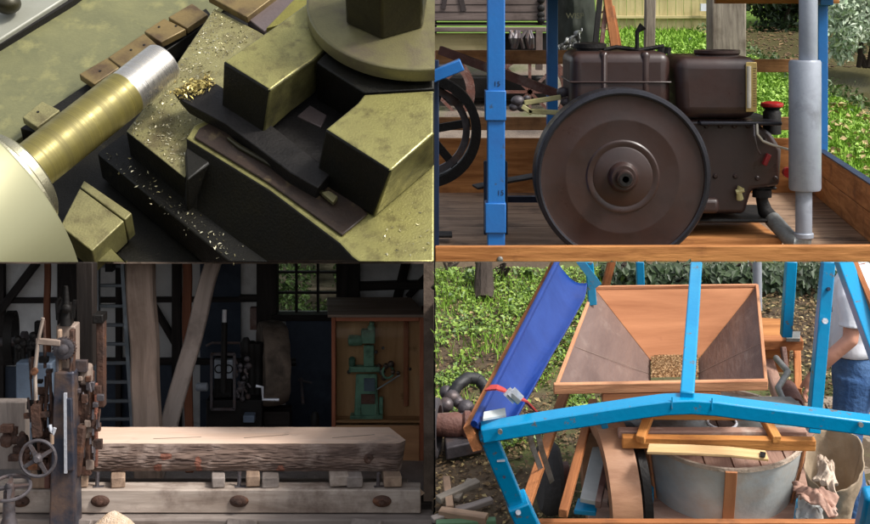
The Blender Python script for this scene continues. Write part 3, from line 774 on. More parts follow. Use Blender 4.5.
bush('silver_bush', 'silvery green bush hanging over the water at the right', (10.9, 36.6, 4.75), (1.35, 1.1, 1.15), 6500, .17, M['leaf_silver'], gap=.45)
bush('tall_hedge', 'dark hedge behind the wagon and the leaning timber', (3.2, 47, 6), (4.6, 1.5, 3.2), 3600, .4, M['leaf_dark'], cat='hedge', gap=.8)
bk = MB()
bk.grid(lambda a, b: V((-4 + 34 * a, 51 + .5 * nz(a * 20, b * 8), 2 + 9 * b)), 60, 16)
bk.grid(lambda a, b: V((-4 + 34 * a, 53, 2 + (8 + 2 * nz(a * 12)) * b)), 60, 2)
for _ in range(9000):
    leaf(bk, V((RND.uniform(-4, 30), 50.4 + RND.random() * .5, RND.uniform(2, 11))), .5, V((RND.gauss(0, .5), -1, RND.gauss(.4, .5))).normalized())
tag(bk.build('far_wood', M['leaf_dark'], fast=True, smooth=0), 'far dark wood closing the view beyond the water', 'wood', kind='stuff')

# fence
fe = thing('board_fence', 'pale yellowish vertical board fence at the end of the lawn', 'fence', P(660, 47, 42))
fz = P(0, 49, 42).z
x = P(596, 0, 42).x; xe = P(722, 0, 42).x
mb = MB()
while x < xe:
    w = .2 + RND.random() * .05; yy = 42 + RND.uniform(-.01, .01)
    mb.box((x, yy, fz - .1), (x + w - .015, yy + .04, 6.4 + RND.random() * .05)); x += w
mb.build('boards', M['fence_wood'], fe)
for pz in (17, -14): MB().box((P(596, 0, 42).x, 41.88, P(0, pz + 1.5, 42).z), (xe, 41.98, P(0, pz - 1.5, 42).z)).build('rail', M['fence_wood'], fe, bevel=.01)
tag(MB().box(P(701, 11, 41.6), P(707, 3.5, 41.8)).build('white_notice', M['shirt_white']), 'small white blank notice on the pale fence beside the grey post', 'notice')
# posts
tag(MB().bar(P(726, 66, 30), P(726, -20, 30), .72, .6, (0, 1, 0)).build('shed_post', M['grey_timber'], bevel=.04), 'thick weathered grey wooden post between fence and hedge', 'post')
tag(MB().bar(P(649, 62, 28), P(650.5, -20, 28), .2, .2, (0, 1, 0)).build('fence_post', M['grey_timber'], bevel=.02), 'thin greyish post in front of the pale fence above the engine', 'post')
# wagon
wg = thing('old_wagon', 'old grey plank wagon with dark painted letters behind the trailer', 'wagon', P(490, 62, 34))
yw = 34; kw = yw / FOC
MB().box(P(380, 21, yw), P(543, -40, yw + 3)).build('body', M['wagon_wood'], wg, bevel=.03)
for pz in (4, 11.5): MB().box(P(380, pz + .4, yw - .012), P(543, pz, yw)).build('board_gap', M['black_timber'], wg)
MB().box(P(380, 25.5, yw - .05), P(546, 22, yw + 3)).build('sill', M['black_timber'], wg, bevel=.02)
MB().box(P(380, 32, yw - .1), P(546, 27, yw)).build('side_rail', M['wagon_wood'], wg, bevel=.02)
mb = MB()
for y in (0, 8, 15, 20): MB().ball(P(541, y, yw - .05), .09, (1, .5, 1), 10, 8).build('hinge', M['black_iron'], wg)
mb = MB()
mb.bar(P(447.5, -16, yw - .02), P(443.5, 9, yw - .02), .02, .10, (1, 0, 0)); mb.bar(P(457.5, -16, yw - .02), P(464, 11, yw - .02), .02, .12, (1, 0, 0))
mb.build('letters', M['dark_letters'], wg)
MB().box(P(380, 52, yw + .2), P(490, 33, yw + .3)).build('lower_board', M['fence_wood'], wg, bevel=.01)
MB().box(P(498, 50, yw + .6), P(546, 33, yw + .7)).build('under_shade', M['black_iron'], wg)  # black panel standing in for the shadow under the wagon
for x in (434, 530):
    c2 = P(x, 92, 33.4)
    w_ = MB().lathe(c2, (0, 1, 0), [(.75, 0), (.95, 0), (.95, .14), (.75, .14), (.75, 0)], 40).build('wheel', M['rust_red'], wg)
    mb = MB()
    for i in range(8): a = i * math.pi / 4; mb.bar(c2 + V((0, .07, 0)), c2 + V((.8 * math.cos(a), .07, .8 * math.sin(a))), .07, .06, (0, 1, 0))
    mb.build('spokes', M['rust_red'], w_)
mb = MB()
for i in range(9):
    x = 516 + RND.uniform(-6, 26); MB().tube([P(x, 48, 33.6), P(x + RND.uniform(-4, 4), 38, 33.5), P(x + RND.uniform(-3, 5), 31, 33.6)], .05, 6).build('brake_rod', M['worn_iron'], wg)

MB().box(P(440, 100, 33.8), P(545, 75, 34.4)).build('undercarriage', M['black_iron'], wg, bevel=.05)
MB().box(P(536, 70, 33.7), P(542, 30, 33.9)).build('stay', M['wagon_wood'], wg)
# tarp and leaning things
tp_ = thing('green_cover', 'dark green covered cart with faded lettering beside the wagon', 'cart cover', P(580, 52, 32))
MB().grid(lambda a, b: P(557 + 42 * a - 8 * b * a, 60 - 90 * b, 32 + .7 * math.sin(a * 3.1) * -1 + .1 * nz(a * 6, b * 5)), 24, 24).build('cover', M['tarp_green'], tp_, solid=.04)
stamp('WISP', P(575, 16, 31.0), .17, M['faded_letters'], tp_)
for (x0, y0, x1, y1, w, m, lb) in ((594, 52, 601, -12, .12, 'black_iron', 'black iron bar leaning left of the brown planks'), (600, 52, 606, 6, .1, 'rust_red', 'rusty red bar leaning between black bar and brown planks'),
                                (616, 50, 606, -10, .17, 'beam_wood', 'brown plank leaning at the left end of the fence'), (621, 50, 612, 6, .1, 'beam_wood', 'thin brown plank leaning in front of the pale fence')):
    tag(MB().bar(P(x0, y0 + 6, 31), P(x1, y1, 31.2), w, w * .7).build('leaning_bar' if 'iron' in m or 'rust' in m else 'leaning_plank', M[m], bevel=.01), lb, 'bar' if 'bar' in lb else 'plank')
tag(MB().ring(P(606, 20, 31.3), (0, 1, .2), .2, .022, 24, 6).build('rope_loop', M['pale_stick']), 'pale rope loop hanging on the leaning brown plank', 'rope')
mb = MB(); mb.grid(lambda a, b: P(559 + 17 * a + 6 * (1 - b) * a, 50 - (18 * a + 4) * (1 - b), 30.4 + .2 * nz(a * 5, b * 5)) + V((.1 * nz(a * 6, b * 6, 3), 0, .12 * nz(a * 7, b * 7, 8))), 20, 16)
tag(mb.build('cloth_rag', M['galvanised'], solid=.02, smooth=80), 'crumpled pale cloth beside the fuel tank cap', 'cloth')

mb = MB()
for _ in range(15000):
    y = 27.5 + 13 * RND.random(); x = RND.uniform(5.2, y * .31)
    if x > bank_x(y) - .1 or nz(x * .9, y * .7) < -.1: continue
    leaf(mb, V((x, y, lawn_z(x, y) + .06 + RND.random() * .1)), RND.uniform(.05, .13), rdir(1.3), .65)
tag(mb.build('lawn_weeds', M['lawn_leaf'], fast=True, smooth=0), 'broad leaved bright weeds growing through the grass beyond the trailer', 'weeds', kind='stuff')
mb = MB()
for _ in range(1500):
    y = 32.5 + 9 * RND.random(); x = bank_x(y) + RND.gauss(-.15, .35)
    leaf(mb, V((x, y, lawn_z(x, y) + .1 + abs(RND.gauss(0, .18)))), RND.uniform(.07, .18), rdir(.6), .5)
tag(mb.build('bank_plants', M['leaf_mid'], fast=True, smooth=0), 'rough green plants along the edge of the stream', 'plants', kind='stuff')
mb = MB()
for _ in range(1600):
    y = RND.uniform(38, 46); x = bank_x(y) + RND.uniform(.5, 6); p = V((x, y, 1.2 + (y - 27) * .2077 - .08))
    leaf(mb, p, RND.uniform(.06, .16), V((RND.gauss(0, .1), -.2, 1)).normalized(), .7)
tag(mb.build('floating_leaves', M['leaf_litter'], fast=True, smooth=0), 'small brown leaves floating on the stream', 'leaves', kind='stuff')
# ================================================================== lower left: the sawmill shed
FL = -.2
YB = 18.3        # back wall
XL = -6.2
CE = 2.418
def sb(x0, x1, p0, p1, y0, y1): return MB().box(P(x0, p1, y0), V((P(x1, p0, y0).x, y1, P(x1, p0, y0).z)))
tag(MB().grid(lambda a, b: V((XL + (-.02 - XL) * a, 12.5 + 6 * b, FL + .012 * nz(a * 20, b * 20))), 40, 40).build('floor', M['shed_ground']), kind='structure')
sh = thing('sawmill_shed', 'dark half timbered sawmill shed with whitewashed panels and a barred window', 'shed', (-3, YB, FL))
wx0, wx1 = P(276, 0, YB).x, P(338.5, 0, YB).x
wz0, wz1 = P(0, 314, YB).z, CE - .02
for n_, a, b in (('wall', (XL, YB, FL), (wx0, YB + .2, CE)), ('wall', (wx1, YB, FL), (-.02, YB + .2, CE)), ('wall', (wx0, YB, FL), (wx1, YB + .2, wz0))):
    MB().box(a, b).build(n_, M['whitewash'], sh)
MB().box((-.12, 15.3, FL), (-.015, YB + .2, CE)).build('side_wall', M['roof_wood'], sh)
for k in range(8):
    MB().box((XL + k * .772 + .004, 15.3, CE), (XL + (k + 1) * .772, YB + .4, CE + .012)).build('roof_board', M['roof_wood'], sh)
def tim(x0, y0, x1, y1, w, yy=YB, m='black_timber', th=.1, name='timber'):
    return MB().bar(P(x0, y0, yy) - V((0, th / 2 + RND.uniform(.002, .012), 0)), P(x1, y1, yy) - V((0, th / 2 + .004, 0)), w * yy / FOC, th, (0, 1, 0)).build(name, M[m], sh, bevel=.01)
tim(-60, 300, 276, 298, 5, th=.09); tim(-60, 360, 278, 360, 6, th=.1)
tim(2, 430, 2, 200, 9); tim(38, 262, -8, 322, 8, th=.11); tim(120, 430, 120, 200, 6)
tim(75, 430, 75, 200, 30, th=.14); tim(152, 300, 182, 352, 6, th=.11); tim(178, 430, 178, 200, 9, th=.13)
tim(150, 430, 150, 200, 5, th=.12)
tim(268, 430, 268, 200, 20, th=.16); tim(349, 430, 349, 200, 22, th=.16); tim(240, 297, 262, 297, 6)
tim(360, 285, 436, 283, 8, th=.12); tim(411, 240, 394, 312, 9, th=.11); tim(432, 268, 408, 296, 6, th=.1)
tim(272, 315, 344, 315, 6, th=.18)
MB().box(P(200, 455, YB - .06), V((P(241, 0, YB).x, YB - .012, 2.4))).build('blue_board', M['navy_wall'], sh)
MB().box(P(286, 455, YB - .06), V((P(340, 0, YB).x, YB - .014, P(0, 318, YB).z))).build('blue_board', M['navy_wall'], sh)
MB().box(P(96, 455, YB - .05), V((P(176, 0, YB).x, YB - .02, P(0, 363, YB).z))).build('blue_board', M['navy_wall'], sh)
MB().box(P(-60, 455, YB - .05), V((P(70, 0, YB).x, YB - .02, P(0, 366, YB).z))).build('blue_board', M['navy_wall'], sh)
MB().box(P(250, 330, YB - .12), V((P(258, 0, YB).x, YB - .02, P(0, 306, YB).z))).build('switch_board', M['rust_red'], sh)
wf = MB()
w_ = 3.2 * YB / FOC
for x in (277.5, 296.5, 318, 337.5): wf.bar(P(x, 314, YB + .06), P(x, 225, YB + .06), w_ * .75, .06, (0, 1, 0))
for y in (272, 292.5, 312.8): wf.bar(P(276, y, YB + .063), P(339, y, YB + .063), w_ * .7, .056, (0, 1, 0))
wn = wf.build('window', M['black_timber'], sh)
MB().box((wx0, YB + .09, wz0), (wx1, YB + .1, wz1)).build('pane', M['pane'], wn)
# ivy and light beyond the window
iv = MB()
for _ in range(5200):
    p = V((RND.uniform(wx0 - .9, wx1 + .9), YB + 1.0 + RND.random() * 1.2, RND.uniform(.6, 2.35)))
    if nz(p.x * 2.3, p.z * 2.1) > .22: continue
    leaf(iv, p, .07, V((RND.gauss(0, .6), -1, RND.gauss(.6, .5))).normalized(), .6)
iw = thing('ivy_bank', 'grey green ivy outside behind the shed window', 'ivy', ((wx0 + wx1) / 2, YB + 1.5, FL))
iv.build('foliage', M['leaf_mid'], iw, fast=True, smooth=0)
MB().grid(lambda a, b: V((wx0 - 1.1 + 3 * a, YB + 2.3 + .1 * nz(a * 9, b * 9), FL + 2.6 * b)), 20, 20).build('bank', M['grey_timber'], iw)

# posts in the shed
def post(x0, x1, y, xb0, xb1, pb, m, name, label, th):
    za = CE
    k = y / FOC
    pt_, pb_ = P((x0 + x1) / 2, 262, y), P((xb0 + xb1) / 2, pb, y)
    d = pt_ - pb_; pt_ = pb_ + d * ((za - pb_.z) / d.z); pf = pb_ + d * ((FL - pb_.z) / d.z)
    mb = MB(); n = 26; pts = []; rad = []
    for i in range(n + 1):
        s = i / n; q = pf.lerp(pt_, s); q.x += .025 * nz(s * 4, x0); pts.append(q)
        rad.append((((x1 - x0) * s + (xb1 - xb0) * (1 - s)) / 2 * k) * (1 + .05 * nz(s * 6, x0 + 3)))
    pr = [(-1, -.75), (-.86, -.97), (.86, -.97), (1, -.75), (1, .75), (.86, .97), (-.86, .97), (-1, .75)]
    mb.sweep(pts, [(a, b * th) for a, b in pr], (0, 1, 0), False, rad)
    return tag(mb.build(name, M[m], smooth=25), label, 'post')
post(127, 154, 15.7, 134, 160, 425, 'post_wood', 'timber_post', 'thick upright brown timber post just left of the leaning one', .8)
post(206, 222, 15.9, 160, 178, 425, 'lean_wood', 'timber_post', 'grey timber post leaning to the right against the roof', .8)
post(182, 191, 16.6, 185, 193, 425, 'red_wood', 'timber_post', 'slim reddish upright post half hidden by the leaning timber', .8)
post(44, 50, 16.8, 44, 51, 400, 'red_wood', 'timber_post', 'thin dark reddish pole above the grey blue cabinet', .8)

# log
yl = 14.5; yk = P(0, 427, 15.04).y
lz1, lz0 = P(0, 443, yl).z, P(0, 474.5, yl).z
xa, xb = P(84, 0, yl).x, P(405.5, 0, yl).x
lg = thing('sawn_log', 'long square sawn pine log with bark left on its side lying on the saw carriage', 'log', ((xa + xb) / 2, 14.8, lz0))
def bark(a, b):
    x = xa + (xb - xa) * a
    z = lz1 + (lz0 - lz1) * b
    bul = .10 * math.sin(math.pi * min(1, b * .9 + .02)) + .02
    e = max(0, (a - .97) / .03)
    rid = .010 * nz(x * 2, z * 14) + .020 * abs(nz(x * 5 + 3, z * 42)) + .012 * nz(x * 12, z * 70)
    q = 1 if b > .03 else 0
    return V((x - e * e * .05 * b, yl - bul - rid * q + .12 * e * e + (.22 * max(0, b - .8) / .2), z + .01 * nz(x * 2.4, 5) * (1 - b) + .05 * max(0, b - .8) * nz(x * 3)))
MB().grid(bark, 520, 44, gfn=lambda a, b: V((a * (xb - xa), b * .4, 0))).build('bark', M['pine_bark'], lg, smooth=50)
nt_ = 60
mb = MB()
fr = [V((bark(i / nt_, 0).x, bark(i / nt_, 0).y + .002, lz1 + .003 * nz(i * .3))) for i in range(nt_ + 1)]
xe = P(394, 0, 15.04).x
bk_ = [V((xa + (xe - xa) * i / nt_ if i < nt_ else xe - .03, 15.04 - (0 if i < nt_ else .05), lz1 + .003 * nz(i * .3))) for i in range(nt_ + 1)]
mb.add(fr + bk_, [(i, i + 1, nt_ + 2 + i, nt_ + 1 + i) for i in range(nt_)], [V((p.x, p.y, 0)) for p in fr + bk_])
dn = V((0, 0, -.30))
mb.add(bk_ + [p + dn for p in bk_], [(i, i + 1, nt_ + 2 + i, nt_ + 1 + i) for i in range(nt_)])
e0, e1 = fr[-1], bk_[-1]
mb.add([e0, e1, e1 + dn, bark(1, 1), bark(1, .7), bark(1, .3)], [(0, 1, 2, 3, 4, 5)])
mb.add([fr[0], bk_[0], bk_[0] + dn, bark(0, 1)], [(0, 1, 2, 3)])
mb.add([bark(0, 1), bark(1, 1), e1 + dn, bk_[0] + dn], [(0, 1, 2, 3)])
mb.build('sawn_face', M['sawn_pine'], lg)
for x in [xa + .5 + k * 1.0 + RND.uniform(-.2, .2) for k in range(3)]:
    MB().bar(V((x, 14.62 + RND.uniform(0, .1), lz1 + .0035)), V((x + RND.uniform(.4, .6), 14.68 + RND.uniform(0, .1), lz1 + .0035)), .004, .003).build('drying_crack', M['post_wood'], lg)
for (px, py, s, w) in ((160, 464, .045, .9), (200, 458, .055, .6), (201, 466, .05, .6), (282, 465, .04, 1), (168, 453, .03, 2)):
    a = (P(px, 0, yl).x - xa) / (xb - xa); mb = MB()
    b0 = (py - 443) / 31.5; L = xb - xa
    mb.grid(lambda i, j: (lambda ang, r_: bark(a + r_ * w * math.cos(ang) / L, min(.98, max(.04, b0 + r_ * math.sin(ang) / .32))) + V((0, -.004, 0)))(i * 2 * math.pi, j * s * (1 + .4 * nz(math.cos(i * 6.28) * 2, math.sin(i * 6.28) * 2, px))), 28, 5)
    mb.build('bare_patch', M['bark_red'], lg)
kx = P(369, 456, yl); MB().lathe(kx + V((0, -.1, 0)), (0, -1, .1), [(.06, -.06), (.055, .01), (.03, .03), (.01, .02)], 14).build('knot', M['rusty_iron'], lg)

# carriage
cg = thing('log_carriage', 'weathered whitish timber log carriage with iron bolts under the log', 'saw carriage', (-2.5, 14.4, 0))
rz1, rz0 = P(0, 490, 14.2).z, P(0, 513.5, 14.2).z
mb = MB(); pts = []
for i in range(41):
    s = i / 40; x = -5.0 + (P(420.5, 0, 14.2).x + 5.0) * s; pts.append(V((x, 14.32, (rz1 + rz0) / 2 + .004 * nz(x * 2))))
hh = (rz1 - rz0) / 2
mb.sweep(pts, [(-.12, -hh), (.12, -hh), (.12, hh), (-.12, hh)], (0, 0, 1))
mb.build('side_beam', M['weathered_white'], cg, bevel=.012)
MB().loft([P(420, 489, 14.21), P(425, 493, 14.25), P(421, 496, 14.23)], [P(420, 489, 14.4), P(424, 493, 14.4), P(421, 496, 14.4)]).build('splinter', M['block_wood'], cg)
MB().bar((-5, 15.0, .12), (-.28, 15.0, .12), .2, .2).build('rear_beam', M['lean_wood'], cg, bevel=.01)
for (x0, x1, xf0, xf1, m) in ((76, 88, 76, 88, 'block_wood'), (110, 124, 111, 125, 'block_wood'), (209, 222, 212, 225, 'lean_wood'), (245, 256, 246, 260, 'block_wood'), (262, 275, 262, 279, 'lean_wood'),
                         (325, 342, 330, 349, 'weathered_white'), (341, 353, 347, 363, 'lean_wood'), (378, 392, 384, 402, 'block_wood'), (40, 52, 40, 52, 'block_wood')):
    y0, y1 = 14.24, 15.1
    a, b = P((xf0 + xf1) / 2, 0, y0), P((x0 + x1) / 2, 0, 15.0)
    zc = rz1 + .055 + RND.uniform(0, .02)
    MB().bar((a.x, y0, zc), (b.x, y1, zc), (xf1 - xf0) * y0 / FOC, .1 + RND.uniform(0, .012), w2=(x1 - x0) * 15 / FOC).build('cross_timber', M[m], cg, bevel=.012)
for x in (20, 100, 239, 382):
    q = P(x, 501.5, 14.19)
    bp = MB().lathe(q + V((0, .02, 0)), (0, -1, 0), [(.095, 0), (.09, .025), (.07, .04), (.035, .045), (.03, .075), (.01, .08)], 20)
    bp.v = [V((v.x, v.y, q.z + (v.z - q.z) * .62)) for v in bp.v]
    bp.build('bolt_plate', M['rusty_iron'], cg, smooth=50)
for x in (97, 239, 378):
    mb = MB(); mb.tube([P(x, 489, 14.3), P(x + .5, 472, 14.32)], .02, 8); mb.bar(P(x - 4, 488.5, 14.28), P(x + 7, 488, 14.3), .05, .04)
    mb.build('holding_dog', M['worn_iron'], cg)
for (px, y, m, lb) in ((519, 14.05, 'lean_wood', 'front grey track timber lying below the log carriage'), (502, 15.25, 'black_timber', 'dark rear track timber in the shade under the log')):
    z = P(0, px, y).z
    tag(MB().bar((-5.2, y + .15, z - .06), (-.03, y + .15, z - .06), .3, .1).build('track_timber', M[m], bevel=.012), lb, 'timber')
for x in (82, 248, 372):
    tag(MB().bar(P(x - 7, 528, 13.98), P(x + 14, 519, 14.6) + V((0, 0, -.12)), .3, .16).build('sleeper', M['lean_wood'], bevel=.01), {82: 'short sleeper end beside the sawdust heap', 248: 'short sleeper end below the middle bolt of the carriage', 372: 'short pale sleeper end below the right bolt of the carriage'}[x], 'sleeper')
def sd(a, b):
    q = V((a - .5, b - .5, 0)) * 2; r_ = q.length
    return P(112, 0, 13.75) * V((1, 0, 0)).x * 0 + V((P(114, 0, 13.75).x + q.x * .50, 13.75 + q.y * .3, FL + (P(0, 512, 13.75).z - FL) * max(0, 1 - r_ ** 1.6) + .02 * nz(a * 9, b * 9)))
sdo = MB().grid(sd, 40, 30).build('sawdust_heap', M['sawdust'])
tag(sdo, 'pale heap of sawdust in front of the carriage beside the iron column', 'sawdust')

# saw machine at the left
sm = thing('saw_machine', 'old iron log saw with a tall dark column, hand wheels and rusty guides', 'saw machine', P(64, 524, 13.9))
yc = 13.85
def bx(x0, x1, p0, p1, y, d, name, m, par=sm, bev=.012): return MB().box(P(x0, p1, y), V((P(x1, 0, y).x, y + d, P(0, p0, y).z))).build(name, M[m], par, bevel=bev, clip='over')
MB().loft([P(48, 540, yc), P(75, 540, yc), P(75, 540, yc) + V((0, .3, 0)), P(48, 540, yc) + V((0, .3, 0))],
          [P(54, 372, yc), P(74, 372, yc), P(74, 372, yc) + V((0, .22, 0)), P(54, 372, yc) + V((0, .22, 0))]).build('column', M['column_iron'], sm, bevel=.02, seg=3)
MB().bar(P(65.4, 393, yc - .035), P(66, 473, yc - .035), .028, .03, (0, 1, 0)).build('scale_strip', M['bright_steel'], sm)
MB().bar(P(69, 398, yc - .02), P(71, 470, yc - .02), .06, .05, (0, 1, 0)).build('guide_bar', M['column_iron'], sm, bevel=.008)
bx(56, 75, 326, 375, 14.0, .2, 'upper_column', 'post_wood'); bx(57, 61, 330, 376, 13.9, .06, 'slide_strip', 'block_wood'); bx(69, 74, 330, 375, 13.88, .08, 'slide_strip', 'rusty_iron')
MB().lathe(P(65, 348, 13.9), (0, -1, 0), [(.1, 0), (.1, .05), (.075, .06), (.05, .055), (.045, .09), (.02, .1)], 24).build('gear', M['worn_iron'], sm, smooth=40)
mb = MB()
for i in range(22):
    a = i * 2 * math.pi / 22; q = P(65, 348, 13.9); mb.bar(q + V((.095 * math.cos(a), -.025, .095 * math.sin(a))), q + V((.115 * math.cos(a), -.025, .115 * math.sin(a))), .015, .045, (0, 1, 0))
mb.build('gear_teeth', M['worn_iron'], sm)
MB().bar(P(36, 341, 13.86), P(61, 343, 13.86), .05, .06).build('arm', M['post_wood'], sm, bevel=.01)
mb = MB(); mb.tube([P(57, 348, 13.87), P(57.5, 395, 13.87)], .014, 6); mb.tube([P(73, 350, 13.87), P(69, 378, 13.87)], .014, 6); mb.build('chain', M['worn_iron'], sm)
for pts in ([(43, 318), (38, 342), (35, 372)], [(35, 372), (36, 400)]):
    MB().tube([P(x, y, 13.85) for x, y in pts], .018, 8).build('rod', M['weathered_white'], sm)
for pts in ([(35, 370), (35, 420)], [(48, 372), (45, 420)], [(50, 370), (52, 428)], [(44, 320), (45, 368)]):
    MB().tube([P(x, y, 13.95) for x, y in pts], .016, 8).build('rod', M['rusty_iron'], sm)
MB().disc(P(35, 371, 13.83), (0, -1, 0), .035, .04, 12).build('pivot', M['rusty_iron'], sm)
mb = MB()
mb.box(P(60, 326, 14.0), P(74, 314, 14.15)); mb.box(P(63, 316, 13.97), P(72, 302, 14.12)); mb.lathe(P(67, 308, 13.97), (0, -1, 0), [(.045, 0), (.045, .04), (.02, .06)], 12); mb.bar(P(58, 312, 14), P(64, 300, 14), .04, .04); mb.bar(P(73, 318, 14), P(75, 300, 14), .03, .03)
mb.tube([P(66, 325, 14), P(66, 286, 14)], [.06, .02], 8); mb.tube([P(58, 320, 14), P(57, 302, 14), P(61, 298, 14)], .02, 6)
mb.build('top_bracket', M['black_iron'], sm, smooth=50)
# guide frame right of the column
bx(76, 93, 250, 368, 14.6, .2, 'frame_post', 'black_timber')
bx(96, 104, 316, 408, 14.3, .12, 'frame_rail', 'rusty_iron'); bx(92, 103, 315, 324, 14.25, .2, 'rail_head', 'black_iron')
bx(78, 90, 366, 386, 14.05, .15, 'guide_block', 'post_wood', bev=.03); bx(88, 93, 372, 472, 14.2, .08, 'guide_rail', 'rusty_iron'); bx(93.5, 97, 384, 468, 14.18, .06, 'guide_rail', 'bark_red')
bx(76, 88, 380, 470, 14.1, .2, 'saw_head', 'rusty_iron', bev=.03)
MB().bar(P(76, 476, 14.0), P(82, 425, 14.0), .09, .1, (0, 1, 0)).build('saw_head_plate', M['rusty_iron'], sm, bevel=.02)
mb = MB()
for _ in range(22):
    x = RND.uniform(75, 101); y = RND.uniform(375, 472); s = RND.uniform(.02, .05)
    yj = 14.0 + RND.random() * .08; MB().box(P(x, y, yj) - V((s, .02, s)), P(x, y, yj) + V((s, .03, s * RND.uniform(.6, 2)))).build('guide_fitting', M[RND.choice(('rusty_iron', 'worn_iron', 'post_wood'))], sm, bevel=.006)
mb = MB()
for _ in range(14):
    x = RND.uniform(78, 100); y = RND.uniform(372, 450); MB().tube([P(x, y, 14.02), P(x + RND.uniform(-2, 2), y + RND.uniform(6, 14), 14.0)], .012, 6).build('guide_bolt', M['worn_iron'], sm)
for _ in range(26):
    x = RND.uniform(28, 78); y = RND.uniform(352, 430); L_ = RND.uniform(18, 60); yj = 13.95 + RND.random() * .25
    MB().tube([P(x, y, yj), P(x + RND.gauss(0, 2.5), y + L_, yj)], RND.uniform(.010, .022), 7).build('rod', M[RND.choice(('rusty_iron', 'worn_iron', 'black_iron', 'rusty_iron'))], sm)
for _ in range(18):
    x = RND.uniform(28, 82); y = RND.uniform(350, 470); yj = 13.93 + RND.random() * .2; s = RND.uniform(.02, .06)
    MB().box(P(x, y, yj) - V((s, .03, s * .5)), P(x, y, yj) + V((s, .03, s * RND.uniform(.4, 1.6)))).build('bracket', M[RND.choice(('rusty_iron', 'worn_iron', 'black_iron'))], sm, bevel=.006)
# lower left gear and fittings
bx(-10, 26, 402, 470, 14.5, .15, 'side_plate', 'lean_wood'); bx(30, 48, 448, 489, 14.2, .2, 'support', 'block_wood', bev=.02); bx(44, 50, 452, 489, 14.1, .1, 'support', 'rust_red')
mb = MB()
for _ in range(30):
    x = RND.uniform(6, 50); y = RND.uniform(436, 466) - abs(x - 36) * .3; s = RND.uniform(.025, .07)
    if RND.random() < .5: mb.ball(P(x, y, 14.1), s, (1, .8, 1), 9, 7, .2)
    else:
        yj = 14.05 + RND.random() * .1; mb.box(P(x, y, yj) - V((s, .04, s * .6)), P(x, y, yj) + V((s, .04, s * .6)))
mb.build('gear_housing', M['rusty_iron'], sm, bevel=.008)
MB().bar(P(24, 416, 13.9), P(50, 414, 13.9), .035, .05).build('clamp_arm', M['rusty_iron'], sm); MB().bar(P(36, 405, 13.9), P(38, 436, 13.9), .08, .1, (0, 1, 0)).build('clamp_arm', M['rusty_iron'], sm)
MB().tube([P(50, 425, 13.82), P(51, 431, 13.8), P(53, 434, 13.8), P(55, 428, 13.8)], .018, 8).build('hook', M['bright_steel'], sm)
MB().tube([P(52, 434, 13.8), P(52, 444, 13.8)], .02, 8).build('tag_strip', M['block_wood'], sm)
def hwheel(c, ax, Rw, rt, nsp, tilt=.3):
    ax = V(ax).normalized(); w = MB().ring(c, ax, Rw, rt, 44, 8).build('hand_wheel', M['worn_iron'], sm)
    x = ax.cross(V((0, .2, 1))).normalized(); y = ax.cross(x); mb = MB()
    for i in range(nsp):
        a = 2 * math.pi * i / nsp + tilt; mb.bar(c + ax * .01, c + (x * math.cos(a) + y * math.sin(a)) * Rw, .045, .025, ax, w2=.03)
    mb.lathe(c - ax * .03, ax, [(.045, 0), (.045, .06), (.025, .09)], 16)
    mb.build('spokes', M['worn_iron'], w)
hwheel(P(38, 458.5, 13.6), (0, -1, .08), 17.6 * 13.6 / FOC, .017, 4, .55)
hwheel(P(10, 488, 13.5), (0, -.35, 1), 20 * 13.5 / FOC, .017, 4, .2)
MB().lathe(P(9, 530, 13.5), (0, 0, 1), [(.1, 0), (.06, .12), (.05, .36)], 16).build('wheel_stem', M['worn_iron'], sm)

tag(bx(15.5, 52, 363, 470, 15.6, .5, 'motor_cabinet', 'cabinet_grey', None, .02), 'plain grey blue metal cabinet behind the iron saw column', 'cabinet')
lw = thing('line_wheel', 'thin dark belt wheel seen edge on above the grey blue cabinet', 'wheel', P(10, 380, 16.2))
MB().lathe(P(7, 338, 16.2), (1, .12, 0), [(.26, 0), (.30, 0), (.30, .09), (.26, .09), (.26, 0)], 36).build('rim', M['black_iron'], lw)
MB().lathe(P(-6, 342, 16.2), (1, 0, 0), [(.05, 0), (.05, .3), (.12, .31), (.12, .36), (.03, .37)], 16).build('shaft', M['worn_iron'], lw)
gm = thing('gear_cluster', 'cluster of black levers and gears on top of the grey blue cabinet', 'gears', P(26, 363, 15.8))
mb = MB()
for _ in range(9):
    x = RND.uniform(17, 36); mb.tube([P(x, 364, 15.8), P(x + RND.uniform(-2, 2), RND.uniform(334, 346), 15.8)], .03, 6); mb.ball(P(x, RND.uniform(336, 350), 15.8), .05, n=8, m=6)
mb.box(P(14, 365, 15.75), P(38, 352, 16.1)); mb.build('levers', M['black_iron'], gm)
bx(34, 42, 322, 342, 16.2, .1, 'shaft_box', 'black_iron', gm)

# ladder
ld = thing('ladder', 'aluminium ladder leaning on the back wall left of the thick post', 'ladder', P(112, 400, 17.6))
for (x0, x1) in ((98, 97), (120.5, 133)):
    MB().bar(P(x0, 225, 18.0), P(x1, 432, 17.5), .05, .09, (0, 1, 0)).build('rail', M['ladder_alu'], ld, bevel=.006)
for y in (266, 285.5, 306, 325, 344, 363, 382, 401, 419):
    s = (y - 225) / 207; yy = 18.0 - .5 * s
    MB().bar(P(98 - s, y, yy), P(120.5 + 12.5 * s, y, yy), .035, .04).build('rung', M['ladder_alu'], ld, bevel=.006)
MB().box(P(105, 272, 17.7), P(116, 250, 17.9)).build('lamp_box', M['black_iron'], ld)

